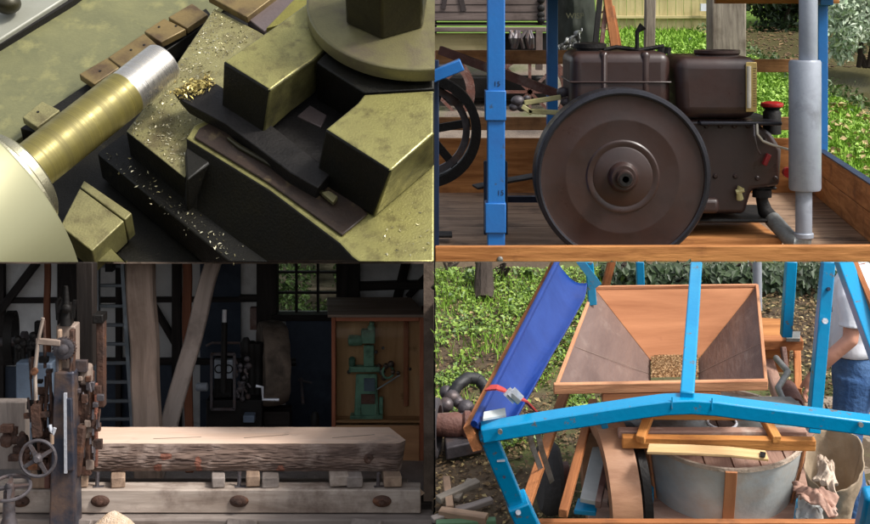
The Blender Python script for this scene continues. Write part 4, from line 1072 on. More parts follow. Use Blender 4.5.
# engine in the shed
eg = thing('shed_engine', 'black shed engine with gauges and a tall white tipped lever beside the stone wheel', 'engine', P(228, 440, 16.8))
ye_ = 16.8
bx(206, 262, 400, 470, ye_ + .1, .5, 'base', 'black_iron', eg); bx(214, 232, 358, 398, ye_ + .1, .3, 'body', 'black_iron', eg)
pf = MB()
for a in ((211, 354, 235, 354), (211, 409, 235, 409)): pf.bar(P(a[0], a[1], ye_), P(a[2], a[3], ye_), .03, .03)
for x in (211.5, 234.5): pf.bar(P(x, 354, ye_), P(x, 409, ye_), .03, .03)
pf.build('panel_frame', M['worn_iron'], eg)
gb = bx(214, 233, 360, 379, ye_ + .02, .1, 'gauge_box', 'panel_grey', eg)
for x in (218.8, 228.6): MB().ring(P(x, 369, ye_ + .005), (0, 1, 0), .045, .008, 24, 6).build('dial', M['black_iron'], gb)
lv = MB().tube([P(223.5, 392, ye_ - .06), P(224.5, 322, ye_ - .06)], .035, 12).build('lever', M['black_iron'], eg)
MB().tube([P(224.4, 323, ye_ - .06), P(224.6, 309.5, ye_ - .06)], [.028, .026], 12).build('grip', M['bright_steel'], lv)
for i, x in enumerate((246, 252, 258)):
    MB().lathe(P(x, 394, ye_ + .15), (0, 0, 1), [(.05, 0), (.06, .3), (.05, .45), (.06, .47), (.06, .6), (.03, .66 - .04 * i)], 16).build('cylinder', M['black_iron'], eg)
mb = MB()
for _ in range(32):
    x = RND.uniform(233, 251); y = RND.uniform(356, 404); s = RND.uniform(.02, .045)
    (q := MB()); (q.ball(P(x, y, ye_ + .05), s, (1, .8, 1), 8, 6) if RND.random() < .6 else q.tube([P(x, y, ye_ + .04), P(x + RND.uniform(-4, 4), y + RND.uniform(3, 9), ye_ + .04)], .013, 6)); q.build('fitting', M['worn_iron'], eg)
MB().tube([P(206, 346, ye_ + .2), P(212, 343, ye_ + .2), P(240, 343, ye_ + .2), P(242, 352, ye_ + .2)], .016, 6).build('pipe', M['worn_iron'], eg)
MB().lathe(P(196, 387, ye_), (1, 0, 0), [(.035, 0), (.05, .02), (.05, .13), (.03, .14)], 14).build('shaft_stub', M['panel_grey'], eg)
MB().tube([P(256, 386, ye_ - .1), P(262.5, 387, ye_ - .1), P(263, 399.5, ye_ - .1), P(279, 399.8, ye_ - .1)], .018, 8).build('crank_handle', M['bright_steel'], eg)
MB().box(P(243, 423, ye_ - .05), P(256, 412, ye_ + .1)).build('battery_box', M['cabinet_grey'], eg, bevel=.01)
gw = thing('grindstone', 'large rough grey brown stone wheel standing upright under the window', 'grindstone', P(272, 410, 17.2))
mb = MB(); c2 = P(262, 364, 17.2); axd = V((1, .25, 0)).normalized(); k = 17.2 / FOC
mb.lathe(c2, axd, [(.05, -.02)] + [(41 * k * (.9 + .1 * i / 3), -.02 - .0 * i) for i in range(4)] + [(42 * k, .05), (42 * k, .14), (41 * k, .22), (38.5 * k, .28), (.05, .28)], 56)
mb.v = [v + V((0, 0, .0)) + axd * .012 * nz(v.y * 6, v.z * 6) + (v - c2).normalized() * .018 * nz(v.x * 5, v.y * 5, v.z * 5) for v in mb.v]
mb.build('stone', M['stone_wheel'], gw, smooth=50)
MB().lathe(c2 + axd * -.1, axd, [(.05, 0), (.05, .5)], 12).build('axle', M['black_iron'], gw)
MB().box(P(256, 440, 17.1), P(292, 405, 17.4)).build('stand', M['black_timber'], gw)
bar_ = MB().tube([P(301, 378, 17.6), P(303, 404, 17.4)], .02, 6); bar_.tube([P(298, 380, 17.6), P(312, 383, 17.6)], .015, 6)
tag(bar_.build('iron_stand', M['worn_iron'], smooth=40), 'small thin iron stand on the floor right of the stone wheel', 'stand')
tag(MB().lathe(P(315, 426, 16.9), (0, 0, 1), [(.05, 0), (.05, .12), (.03, .16)], 14).build('tin_can', M['black_iron']), 'tiny dark can standing on the floor by the display case', 'can')

# display case
yd = 17.0; kd = yd / FOC
dc = thing('display_case', 'glass fronted wooden display case with a sloping top on the shed floor', 'display case', P(375, 461, yd))
xl, xr = P(331.5, 0, yd).x, P(424, 0, yd).x; zt_ = P(0, 317, yd).z; dpt = .62
fl = thing
def fb(x0, x1, p0, p1, y0, y1, name, m, par=dc, bev=.008): return MB().box(P(x0, p1, yd) + V((0, y0, 0)), V((P(x1, 0, yd).x, yd + y1, P(0, p0, yd).z))).build(name, M[m], par, bevel=bev)
fb(331.5, 335.5, 317, 470, 0, .06, 'frame_stile', 'case_frame'); fb(419.5, 424, 317, 470, 0, .06, 'frame_stile', 'case_frame'); fb(335.6, 419.4, 317, 321.5, 0, .055, 'frame_rail', 'case_frame')
fb(335.6, 419.4, 426, 470, 0, .05, 'lower_panel', 'ply'); fb(331, 334.5, 317, 470, .065, dpt, 'side_panel', 'case_frame'); fb(421, 424.5, 317, 470, .065, dpt, 'side_panel', 'case_frame')
fb(334.6, 420.8, 317, 470, dpt - .35, dpt - .33, 'back_panel', 'ply'); fb(334.7, 420.7, 422, 425, .065, dpt - .36, 'shelf', 'ply')
mb = MB(); a = [V((xl - .04, yd - .06, zt_ + .005)), V((xr + .03, yd - .06, zt_ + .005)), P(411, 300, yd + dpt), P(327, 300, yd + dpt)]
mb.prism(a, V((0, 0, .035)), (1, 0, 0)); mb.build('roof', M['case_roof'], dc, bevel=.006)
fb(335.7, 419.3, 321.6, 425.8, .03, .036, 'glass_pane', 'case_glass')
fb(403, 408, 326, 412, dpt - .39, dpt - .352, 'batten', 'case_frame')
# green machine
mg = thing('milling_machine', 'small green milling machine shown behind the glass of the wooden case', 'milling machine', P(367, 424, yd + .2))
ym = yd + .14
def g(x0, x1, p0, p1, y0, y1, name, m='machine_green', bev=.012): return MB().box(P(x0, p1, ym) + V((0, y0, 0)), V((P(x1, 0, ym).x, ym + y1, P(0, p0, ym).z))).build(name, M[m], mg, bevel=bev)
col_ = MB().loft([P(354, 417, ym), P(379, 417, ym), P(379, 417, ym + .1), P(354, 417, ym + .1)], [P(356, 374, ym), P(377, 374, ym), P(377, 374, ym + .1), P(356, 374, ym + .1)]).build('column', M['machine_green'], mg, bevel=.015)
g(350, 383, 415, 421, -.03, .11, 'base'); g(349, 380, 366.5, 372, -.03, .09, 'table'); g(363.5, 374, 346, 367, .01, .09, 'neck'); g(361, 375, 330, 344, 0, .1, 'head')
MB().lathe(P(348, 340.5, ym + .04), (1, 0, 0), [(.03, 0), (.062, .01), (.066, .06), (.058, .16), (.05, .17)], 20).build('motor', M['machine_green'], mg)
MB().lathe(P(371, 331, ym + .05), (.12, 0, 1), [(.05, 0), (.045, .05), (.03, .07), (.03, .11), (.015, .13)], 16).build('spindle', M['machine_green'], mg)
MB().lathe(P(352, 367, ym + .03), (0, 0, 1), [(.03, 0), (.04, .03), (.04, .1), (.02, .12)], 14).build('knob', M['machine_green'], mg)
MB().ring(P(388, 372, ym), (.5, -1, .2), .07, .014, 26, 7).build('hand_wheel', M['machine_green'], mg)
mb = MB()
for (x, y, s) in ((382, 372, .04), (386, 366, .035), (391, 364, .04), (384, 378, .035), (393, 372, .03), (379, 366, .03), (376, 352, .022), (383, 348, .02), (349, 372, .025), (398, 373, .025), (410, 369, .02)): mb.ball(P(x, y, ym), s, (1, .8, 1), 9, 7)
mb.build('handles', M['worn_iron'], mg)
MB().tube([P(377, 389.5, ym - .03), P(400, 375, ym - .03)], .009, 6).build('lever', M['panel_grey'], mg)
g(361, 375, 394, 404, -.012, .0, 'name_plate', 'rust_red', .003); g(364, 375, 378, 391, -.014, .0, 'cover_plate', 'cabinet_grey', .004)
g(379, 383, 398, 415, .02, .08, 'side_box'); g(358, 361, 404, 417, -.02, .0, 'rib'); g(374, 377, 404, 417, -.02, .0, 'rib')
cr = thing('wooden_crate', 'brown wooden crate at the right wall of the shed', 'crate', P(430, 484, 16.3))
MB().box(P(424, 486, 16.3), V((-.125, 17.1, P(0, 366, 16.3).z))).build('box', M['ply'], cr, bevel=.012)
MB().box(P(423, 369, 16.26), V((-.124, 17.14, P(0, 364, 16.26).z))).build('lid', M['case_frame'], cr, bevel=.01)
for p0 in (420, ): MB().box(P(423.5, p0 + 4, 16.28), V((-.126, 16.299, P(0, p0, 16.28).z))).build('batten', M['case_frame'], cr)
# ================================================================== lower right: the mill trailer and hopper
BF = Frame(P(450, 500, 9.8), 12)
def b(px, py, h=0): return BF.at(px, py, h)
BW = BF.W
def bd(px, py, d): return P(px, py, d)

def seam_y(h=0): return b(600, 262, h).y
GY = seam_y()
def hill(x, y):
    z0 = BF.o.z + (y - BF.o.y) * math.tan(math.radians(12))
    f = min(1, max(0, (GY - .25 - y) / .6))
    z = z0 + f * (.05 * nz(x * 1.1, y * 1.1) + .025 * nz(x * 4, y * 4) + .010 * nz(x * 14, y * 14))
    if y > GY: z = CAMZ - 262 / FOC * y + .004 - max(0, y - GY - .1) * .32
    return z
gy = [7.6 + (GY - 7.6) * i / 150 for i in range(151)] + [GY + .1] + [GY + .1 + .7 * i for i in range(1, 9)]
mb = MB(); nx = 110; vs = [V((.003 + 7.0 * (i / nx) ** 1.15, y, hill(.003 + 7.0 * (i / nx) ** 1.15, y))) for y in gy for i in range(nx + 1)]
mb.add(vs, [(j * (nx + 1) + i, j * (nx + 1) + i + 1, (j + 1) * (nx + 1) + i + 1, (j + 1) * (nx + 1) + i) for j in range(len(gy) - 1) for i in range(nx)])
tag(mb.build('ground', M['soil']), kind='structure')
def gp(px, py):
    p = b(px, py); return V((p.x, p.y, hill(p.x, p.y)))
# low plants on the bank at the left
mb = MB(); mb2 = MB(); n = 0
while n < 24000:
    px, py = RND.uniform(436, 640), RND.uniform(263, 470); p = gp(px, py)
    dens = max(0, min(1, 1.0 - (py - 300) / 85 + nz(p.x * 3.2, p.y * 3.2) * 2.3)); n += 1
    if RND.random() > dens: continue
    p = p + V((0, 0, RND.random() * .06 + .012))
    if not below_seam(p, .05): continue
    leaf(mb if RND.random() < .8 else mb2, p, RND.uniform(.018, .046), (BW + V((RND.gauss(0, .5), RND.gauss(0, .5), 0))).normalized(), .7)
tag(mb.build('ground_cover', M['leaf_bright'], fast=True, smooth=0), 'bright green low weeds covering the bank left of the blue cover', 'ground cover', kind='stuff')
tag(mb2.build('weeds', M['leaf_mid'], fast=True, smooth=0), 'darker weeds mixed into the green bank', 'weeds', kind='stuff')
mb = MB(); mb2 = MB()
for _ in range(8000):
    if RND.random() < .6: px, py = RND.uniform(436, 640), RND.uniform(285, 523)
    else: px, py = RND.uniform(760, 869), RND.uniform(275, 420)
    p = gp(px, py) + V((0, 0, .012 + RND.random() * .02))
    if not below_seam(p, .02): continue
    leaf(mb if RND.random() < .8 else mb2, p, RND.uniform(.02, .05), (BW + V((RND.gauss(0, .35), RND.gauss(0, .35), 0))).normalized(), .55)
tag(mb.build('leaf_litter', M['leaf_litter'], fast=True, smooth=0), 'brown leaf litter lying on the bare soil', 'leaf litter', kind='stuff')
tag(mb2.build('yellow_leaves', M['leaf_yellow'], fast=True, smooth=0), 'pale yellow fallen leaves scattered on the soil', 'leaves', kind='stuff')
mb = MB()
for _ in range(5200):
    px, py = RND.uniform(436, 620), RND.uniform(268, 420); p = gp(px, py)
    if RND.random() > max(0, .9 - (py - 290) / 110 + nz(p.x * 2.2 + 9, p.y * 2.2) * 1.6): continue
    a = RND.random() * 6.28; d = V((math.cos(a), math.sin(a), 0)) * .006; h_ = RND.uniform(.05, .13); tip = p + V((RND.gauss(0, .035), RND.gauss(0, .035), h_))
    if not below_seam(tip, .03): continue
    k = len(mb.v); mb.v += [p - d, p + d, tip]; mb.f.append((k, k + 1, k + 2))
tag(mb.build('grass_tufts', M['grass_blade'], fast=True, smooth=0), 'thin pale grass blades among the weeds on the bank', 'grass', kind='stuff')
ks = lambda q: below_seam(q, .075) and q.x > .02 and q.z > hill(q.x, q.y) - .02
def lowbush(name, label, px, py, hh, rx, m, nl, sz, cat='bush'):
    p = gp(px, py); return bush(name, label, p + V((0, .25, hh * .55)), (rx, .5, hh * .55), nl, sz, m, keep=ks, cat=cat, gap=.5, asp=.6)
lowbush('broad_leaf_bush', 'leafy green shrub at the top of the bank by the blue cover', 500, 286, .75, .42, M['leaf_mid'], 1100, .10)
lowbush('broad_leaf_bush', 'light green shrub at the top left corner of the bank', 455, 283, .6, .33, M['leaf_bright'], 600, .08)
for k, (px, py, rx, m, lb) in enumerate(((625, 300, .5, 'leaf_mid', 'mid green ivy bush behind the left side of the hopper'), (690, 302, .6, 'leaf_dark', 'dark ivy bush directly behind the hopper'),
                                       (752, 304, .5, 'leaf_mid', 'ivy bush beside the grey pipe behind the hopper'), (806, 300, .42, 'leaf_dark', 'dark bush behind the right blue posts'), (855, 308, .5, 'leaf_dark', 'dark bush behind the man in white'))):
    lowbush('ivy_bush', lb, px, py, 1.5, rx * 1.25, M[m], 2400, .085)
tag(MB().tube([gp(484, 300), gp(484, 290) + V((0, .05, .25)), P(482, 263, gp(484, 288).y + .05)], [.10, .075, .07], 10).build('tree_trunk', M['bark_dark'], clip='over'), 'dark tree trunk among the leaves at the top of the bank', 'tree')
# backing thicket under the seam
mb = MB()
for _ in range(5200):
    y = RND.uniform(GY - .9, GY - .05); x = RND.uniform(1.55, 5.2); z0 = hill(x, y)
    zt2 = CAMZ - 262 / FOC * y - .05
    p = V((x, y, z0 + (zt2 - z0) * RND.random())); leaf(mb, p, RND.uniform(.06, .11), V((RND.gauss(0, .5), -.8, .6)).normalized(), .6)
tag(mb.build('thicket', M['leaf_dark'], fast=True, smooth=0), 'dark ivy thicket along the top of the bank behind the machine', 'thicket', kind='stuff')

# pavers at the right
pv = MB(); i = 0
for r_ in range(26):
    for c_ in range(12):
        x = 2.35 + c_ * .21 + (r_ % 2) * .105; y = 8.9 + r_ * .105
        if y > 11.1 + .2 * nz(x * 3): continue
        z = BF.o.z + (y - BF.o.y) * math.tan(math.radians(12)) + .02 + RND.uniform(0, .004)
        sl = math.tan(math.radians(12)) * .097
        pv.add([V((x + .004, y + .004, z)), V((x + .2, y + .004, z)), V((x + .2, y + .1, z + sl)), V((x + .004, y + .1, z + sl)),
                V((x + .004, y + .004, z - .1)), V((x + .2, y + .004, z - .1)), V((x + .2, y + .1, z - .1)), V((x + .004, y + .1, z - .1))],
               [(0, 1, 2, 3), (0, 1, 5, 4), (1, 2, 6, 5), (2, 3, 7, 6), (3, 0, 4, 7)])
tag(pv.build('paving', M['paver'], bevel=.005), kind='structure')

# ---------------- mill trailer: blue frame
mt = thing('mill_trailer', 'mill trailer with a bright blue gabled steel frame and wooden side rails', 'trailer', b(650, 500, .3))
HE, HR = 1.75, 1.84
def gable():
    top = [(481, 425, 1.75), (520, 418.5, 1.755), (560, 412, 1.76), (600, 406, 1.77), (640, 400, 1.78), (665, 396.8, 1.79), (690, 395.8, 1.79), (715, 397.5, 1.79), (740, 401, 1.78), (775, 405.5, 1.77), (820, 411, 1.76), (890, 420, 1.75)]
    pts = []
    for x, y, h in top:
        pts.append(P(x, y + 7, 7.22))
    return pts
gpts = gable(); q7 = 7.22 / FOC
mb = MB(); mb.sweep(gpts, [(-.05, -8.5 * q7), (.05, -8.5 * q7), (.05, 7.0 * q7), (-.05, 7.0 * q7)], (0, -.15, 1))
mb.build('gable_beam', M['teal_paint'], mt, bevel=.008, smooth=40)
for x, y in ((500, 431), (860, 424)): MB().disc(P(x, y, 7.16), (0, -1, 0), .012, .02, 12).build('bolt', M['galvanised'], mt)
for x, y in ((672, 401), (712, 402)): MB().bar(P(x, y - 4, 7.168), P(x, y + 8, 7.168), .006, .006, (0, 1, 0)).build('weld_mark', M['teal_paint'], mt)
pst = MB().bar(P(486, 431, 7.24), P(529, 534, 7.6), .085, .09, (0, 1, 0)).build('post', M['teal_paint'], mt, bevel=.008)
MB().bar(P(516.5, 500, 7.46), P(535, 540, 7.61), .112, .115, (0, 1, 0)).build('sleeve', M['teal_paint'], pst, bevel=.008)
MB().disc(P(518, 512, 7.43), (0, -1, .2), .014, .02, 12).build('bolt', M['bright_steel'], pst)
MB().bar(P(497, 461, 7.278), P(505, 460.6, 7.278), .006, .01).build('weld_mark', M['bright_steel'], pst)
MB().disc(P(504, 477, 7.3), (0, -1, .2), .008, .01, 10).build('bolt_hole', M['navy_paint'], pst)
MB().bar(P(687, 397, 7.2), P(696.5, 261.8, 8.75), .07, .055, BW).build('ridge_bar', M['teal_paint'], mt, bevel=.008, clip='over')
# left eaves: plank, folded blue cover
pl = MB(); pl.loft([P(463, 428, 7.2), P(471, 424, 7.2), P(481, 450, 7.2), P(473, 452, 7.2)], [P(551, 262, 9.3), P(557.5, 262, 9.3), P(561, 270, 9.3), P(555, 270, 9.3)], ax=P(554, 262, 9.3) - P(467, 426, 7.2))
pl.build('eaves_plank', M['beam_wood'], mt, bevel=.006, clip='over')
MB().bar(P(587, 240, 9.6), P(592.5, 304, 9.7), .055, .055, (0, 1, 0)).build('post', M['teal_paint'], mt, bevel=.006, clip='over')
MB().bar(P(578, 258, 9.4), P(597, 284, 9.55), .05, .05, (0, 1, 0)).build('brace', M['teal_paint'], mt, bevel=.006, clip='over')
MB().bar(P(639, 240, 10.3), P(641, 300, 10.4), .055, .05, (0, 1, 0)).build('post', M['teal_paint'], mt, bevel=.006, clip='over')
MB().bar(P(617, 240, 10.0), P(602, 300, 10.1), .05, .06, (0, 1, 0)).build('timber_brace', M['beam_wood'], mt, clip='over')
MB().bar(P(792.5, 240, 9.6), P(786, 336, 9.7), .07, .07, (0, 1, 0)).build('post', M['teal_paint'], mt, bevel=.006, clip='over')
rp = MB().bar(P(829, 250, 8.6), P(813, 432, 8.55), .072, .08, (0, 1, 0)).build('post', M['teal_paint'], mt, bevel=.006, clip='over')
MB().disc(P(824.5, 321, 8.52), (0, -1, .2), .017, .02, 14).build('bolt', M['bright_steel'], rp)
MB().bar(P(820, 309.5, 8.56), P(832, 309.2, 8.56), .012, .03).build('joint', M['navy_paint'], rp)
MB().disc(P(828, 289, 8.55), (0, -1, .2), .011, .02, 12).build('bolt_hole', M['navy_paint'], rp)
re = MB().bar(P(841, 255, 8.3), P(884, 372, 7.5), .085, .075, (0, -.3, 1)).build('eaves_bar', M['teal_paint'], mt, bevel=.006, clip='over')
MB().bar(P(850, 255, 8.33), P(890, 352, 7.5), .03, .06, (0, -.3, 1)).build('eaves_plank', M['beam_wood'], mt, clip='over')
MB().bar(P(862, 540, 7.7), P(872, 492, 7.4), .09, .09, (0, 1, 0)).build('post', M['teal_paint'], mt, bevel=.02)
MB().bar(P(600, 412, 8.7), P(613, 452, 8.9), .04, .04, (0, 1, 0)).build('brace', M['teal_paint'], mt, bevel=.005)
# deck, rear boards and lower rails
MB().bar(P(520, 524.5, 8.2), P(880, 525, 8.2), .06, .05).build('side_rail', M['beam_wood'], mt, bevel=.006)
def deckpoly(pts, h): return [b(x, y, h) for x, y in pts]
MB().prism(deckpoly([(600, 420), (815, 405), (822, 470), (835, 540), (585, 540)], .42), -BW * .06).build('deck', M['dusty_wood'], mt, bevel=.01)
MB().prism(deckpoly([(760, 317), (790, 319), (790, 347), (760, 347)], .75), -BW * .2).build('rear_box', M['warm_wood'], mt, bevel=.01)
MB().bar(b(757, 343, .8), b(802, 343, .8), .09, .08, BW).build('rear_beam', M['beam_wood'], mt, bevel=.008)
MB().bar(b(764, 352, .62), b(790, 430, .6), .08, .08, BW).build('rear_beam', M['dusty_wood'], mt, bevel=.008)
for (x, y) in ((797, 338), ): MB().prism([b(786, 342, .845), b(800, 342, .845), b(800, 335, .845), b(786, 335, .845)], BW * .03).build('foot_plate', M['galvanised'], mt, bevel=.004)
MB().bar(b(797, 345, .7), b(798, 392, .62), .05, .06, BW).build('cleat', M['beam_wood'], mt, bevel=.006); MB().bar(b(783, 347, .8), b(786, 372, .65), .035, .05, BW).build('cleat', M['rust_red'], mt, bevel=.006)
MB().bar(b(770, 375, .6), b(812, 420, .55), .07, .06, BW).build('rear_beam', M['deck_wood'], mt, bevel=.006)
for (a, c, w_) in (((565, 392), (526, 505), .06), ((593, 402), (563, 514), .05)):
    MB().bar(b(a[0], a[1], .85), b(c[0], c[1], .95), w_, .05, BW).build('slant_beam', M['beam_wood'], mt, bevel=.006)
MB().prism([b(602, 408, .7), b(612, 420, .7), b(600, 502, .62), b(580, 498, .62)], -BW * .03).build('zinc_guard', M['zinc_sheet'], mt, bevel=.004)
MB().bar(b(618, 408, .72), b(598, 505, .66), .035, .05, BW).build('slant_beam', M['rust_red'], mt, bevel=.005)
MB().prism([b(578, 498, .55), b(598, 500, .55), b(596, 512, .55), b(574, 510, .55)], -BW * .03).build('blue_shelf', M['teal_paint'], mt, bevel=.004)
MB().prism([b(640, 460, .5), b(655, 458, .5), b(652, 540, .5), b(632, 540, .5)], -BW * .05).build('blue_shelf', M['teal_paint'], mt, bevel=.004)
MB().prism([b(796, 498, .62), b(818, 494, .62), b(824, 522, .62), b(792, 530, .62)], -BW * .2).build('blue_box', M['teal_paint'], mt, bevel=.006)

# cover roll
cv = thing('rolled_cover', 'deep blue tarpaulin tied along the left eaves of the mill trailer', 'tarpaulin', P(525, 410, 7.6))
def cvf(i, j):
    a0 = P(473, 426, 7.18).lerp(P(556, 261.9, 9.25), j); a1 = P(512, 420, 7.35).lerp(P(589, 287, 9.35), j)
    if j > .93: a1 = a1.lerp(P(583, 262, 9.4), (j - .93) / .07 * .3)
    p = a0.lerp(a1, i); return p + BW * (-.10 * math.sin(i * math.pi) * .5 - .03 * i + .008 * nz(i * 2, j * 5) + .002 * nz(i * 14, j * 24))
MB().grid(cvf, 26, 60).build('cover', M['tarp_blue'], cv, solid=.012, clip='over')
MB().tube([P(474, 424, 7.15).lerp(P(557, 262, 9.22), s / 20) + BW * .004 * nz(s * .9) for s in range(21)], .018, 10).build('rolled_edge', M['tarp_blue'], cv, clip='over')
MB().prism([P(484, 414, 7.2), P(505, 410, 7.3), P(506, 417, 7.28), P(483, 421, 7.18)], BW * .012).build('patch', M['zinc_sheet'], cv)
st = thing('ratchet_strap', 'red ratchet strap with a steel buckle round the blue tarpaulin', 'strap', P(508, 395, 7.3))
MB().sweep([P(488, 388, 7.25), P(497, 387.5, 7.22), P(507, 391, 7.24), P(513, 396, 7.26), P(524, 399, 7.3), P(535, 411, 7.42)], [(-.032, -.004), (.032, -.004), (.032, .004), (-.032, .004)], BW).build('webbing', M['strap_red'], st)
MB().bar(P(508, 392, 7.22), P(518, 401, 7.25), .05, .03, BW).build('buckle', M['galvanised'], st, bevel=.005)
for x in (507, 511.5): MB().bar(P(x, 391, 7.2), P(x + 9, 400, 7.23), .006, .05, BW).build('buckle_plate', M['bright_steel'], st)
for k, (x0, y0, x1, y1) in enumerate(((526, 418, 541, 470), (534, 414, 552, 482))):
    tag(MB().sweep([P(x0, y0, 7.5), P((x0 + x1) / 2 - 2, (y0 + y1) / 2, 7.9), P(x1, y1, 8.4)], [(-.016, -.003), (.016, -.003), (.016, .003), (-.016, .003)], (0, -1, .5)).build('loose_strap', M['galvanised']),
        ['grey strap hanging below the red buckle nearer the blue post', 'grey strap hanging nearer the slanting wooden beams'][k], 'strap')

# hopper
hp = thing('grain_hopper', 'square wooden grain hopper with an orange back and brown sides holding some grain', 'hopper', b(660, 420, .8))
H1 = 1.35
bl_, br_, fl_, frr = b(594, 288, H1), b(757, 286, H1), b(556, 387, H1), b(766, 383, H1)
i0, i1, i2, i3 = b(651, 361, .95), b(698, 360, .95), b(651, 382, .95), b(698, 381, .95)
def slab(pts, n_, m, th=.018):
    mb = MB(); nrm = (pts[1] - pts[0]).cross(pts[2] - pts[0]).normalized()
    if nrm.y > 0 and abs(nrm.y) > .3: nrm = -nrm
    cen = (bl_ + br_ + fl_ + frr) / 4
    if (pts[0] + nrm - cen).length < (pts[0] - nrm - cen).length: nrm = -nrm
    mb.prism(pts, nrm * th, ax=pts[1] - pts[0]); return mb.build(n_, M[m], hp, bevel=.003)
slab([bl_, br_, i1, i0], 'back_board', 'hopper_orange'); slab([fl_, bl_, i0, i2], 'side_board', 'hopper_brown'); slab([br_, frr, i3, i1], 'side_board', 'hopper_brown'); slab([frr, fl_, i2, i3], 'front_board', 'hopper_orange')
e = .012
for p, q in ((bl_, br_), (bl_, fl_), (br_, frr)): MB().bar(p + BW * .003, q + BW * .003, .02, .022, BW).build('rim', M['hopper_rim'], hp, bevel=.003)
MB().bar(b(553.5, 388.5, H1), b(767.5, 384.5, H1), .035, .062, BW).build('front_rim', M['hopper_rim'], hp, bevel=.005)
MB().bar(b(602, 397, H1 - .06), b(720, 395, H1 - .06), .03, .05, BW).build('front_cleat', M['hopper_orange'], hp, bevel=.005)
for p0, p1, q0, q1 in ((br_, frr, i1, i3), (bl_, fl_, i0, i2)):
    for f in (.62,):
        a_, c_ = p0.lerp(p1, f), q0.lerp(q1, min(1, f * 1.05)); nrm = (p1 - p0).cross(q0 - p0).normalized(); nrm = nrm if nrm.dot((bl_ + br_ + fl_ + frr) / 4 - BW * .1 - a_) > 0 else -nrm
        MB().bar(a_.lerp(c_, .04) + nrm * .001, c_ + nrm * .001, .003, .002, nrm).build('board_seam', M['post_wood'], hp)
gr = MB()
def gpl(a, c_): return i0.lerp(i1, a).lerp(i2.lerp(i3, a), c_) + BW * (.03 + .04 * math.sin(a * 3.1) * math.sin(c_ * 3.1))
gr.grid(lambda a, c_: gpl(a, c_) , 12, 12)
for _ in range(2600):
    a, c_ = RND.uniform(-.0, 1.0), RND.uniform(-.02, 1); p = gpl(a, c_) + BW * RND.random() * .012; d = rdir(0); e_ = d.cross(rdir(0)).normalized(); k = len(gr.v); s = .008
    gr.v += [p - d * s, p + e_ * s * .5, p + d * s, p - e_ * s * .5]; gr.f += [(k, k + 1, k + 2, k + 3)]; gr.g += [p] * 4
tag(gr.build('grain_heap', M['grain'], fast=True, smooth=0), 'small heap of wheat grain at the bottom of the hopper', 'grain', kind='stuff')

# millstone casing
ms = thing('millstone_casing', 'round grey zinc millstone casing with a dusty wooden lid and wooden straps', 'millstone casing', b(722, 500, .45))
HM = .81
ctr = b(722, 428, HM); Rm = (b(806, 440, HM) - b(638, 440, HM)).length / 2 * .97
X, Fv = BF.X, BF.F
def arc(a, r_, h): return ctr + (X * math.cos(a) + Fv * math.sin(a) * 1.02) * r_ + BW * h
mb = MB(); N = 72
prof = [(Rm, 0), (Rm * .97, -.12), (Rm * .91, -.30), (Rm * .87, -.42)]
mb.add([arc(2 * math.pi * i / N, r_, h) for r_, h in prof for i in range(N)], [(k * N + i, k * N + (i + 1) % N, (k + 1) * N + (i + 1) % N, (k + 1) * N + i) for k in range(3) for i in range(N)])
mb.build('drum', M['zinc_sheet'], ms, smooth=40)
# lid planks
pw = Rm * 2 / 6
for k in range(6):
    x0, x1 = max(-Rm * .96, -Rm + k * pw + .004), min(Rm * .96, -Rm + (k + 1) * pw - .004)
    pts = []
    for i in range(9):
        x = x0 + (x1 - x0) * i / 8; y = math.sqrt(max(0, (Rm * .965) ** 2 - x * x)); pts.append((x, y))
    poly = [ctr + X * x - Fv * y for x, y in pts] + [ctr + X * x + Fv * y for x, y in reversed(pts)]
    MB().prism([p - BW * .05 for p in poly], -BW * .02, ax=Fv).build('lid_plank', M['dusty_wood'], ms, bevel=.003)
ed = [arc(2 * math.pi * i / N, Rm, .004) for i in range(N)]
MB().sweep(ed, [(-.009, -.012), (.009, -.012), (.009, .012), (-.009, .012)], BW, closed=True).build('rim', M['white_cloth'], ms)
for ang in (-2.86, -1.66, -.42):
    p0 = [arc(ang, prof[i][0] + .012, prof[i][1]) for i in range(4)]
    MB().sweep(p0, [(-.035, -.008), (.035, -.008), (.035, .008), (-.035, .008)], (p0[0] - ctr)).build('strap', M['hopper_orange'], ms, bevel=.003)
# stand over the casing
sd_ = thing('hopper_stand', 'orange wooden stand carrying the hopper across the casing lid', 'stand', b(715, 446, .9))
MB().bar(b(622, 441, .99), b(815, 444, .99), .055, .07, BW).build('front_beam', M['orange_wood'], sd_, bevel=.006)
MB().bar(b(618, 433, 1.0), b(806, 433, 1.0), .06, .05, BW).build('front_beam', M['dusty_wood'], sd_, bevel=.006)
MB().bar(b(612, 412, 1.06), b(795, 413, 1.06), .06, .075, BW).build('rear_beam', M['orange_wood'], sd_, bevel=.006)
for (x0, x1) in ((649, 640), (763, 777)): MB().bar(b(x0, 416, 1.05), b(x1, 440, 1.03), .055, .05, BW).build('link', M['orange_wood'], sd_, bevel=.006)
tag(MB().sweep([b(648, 449, 1.02), b(690, 450, 1.05), b(730, 452, 1.04), b(767, 456, 1.02)], [(-.05, -.009), (.05, -.009), (.05, .009), (-.05, .009)], BW).build('wooden_stick', M['pale_stick'], bevel=.003), 'flat pale yellow stick lying across the casing lid', 'stick')
MB().prism([b(760, 452, 1.04), b(766, 453, 1.04), b(765, 458, 1.04), b(760, 457, 1.04)], BW * .004).build('x', M['black_iron'], sd_).name = 'nail_plate'
rh = thing('mill_deck', 'grey dusty board with a round hole behind the orange stand', 'board', b(720, 425, .9))
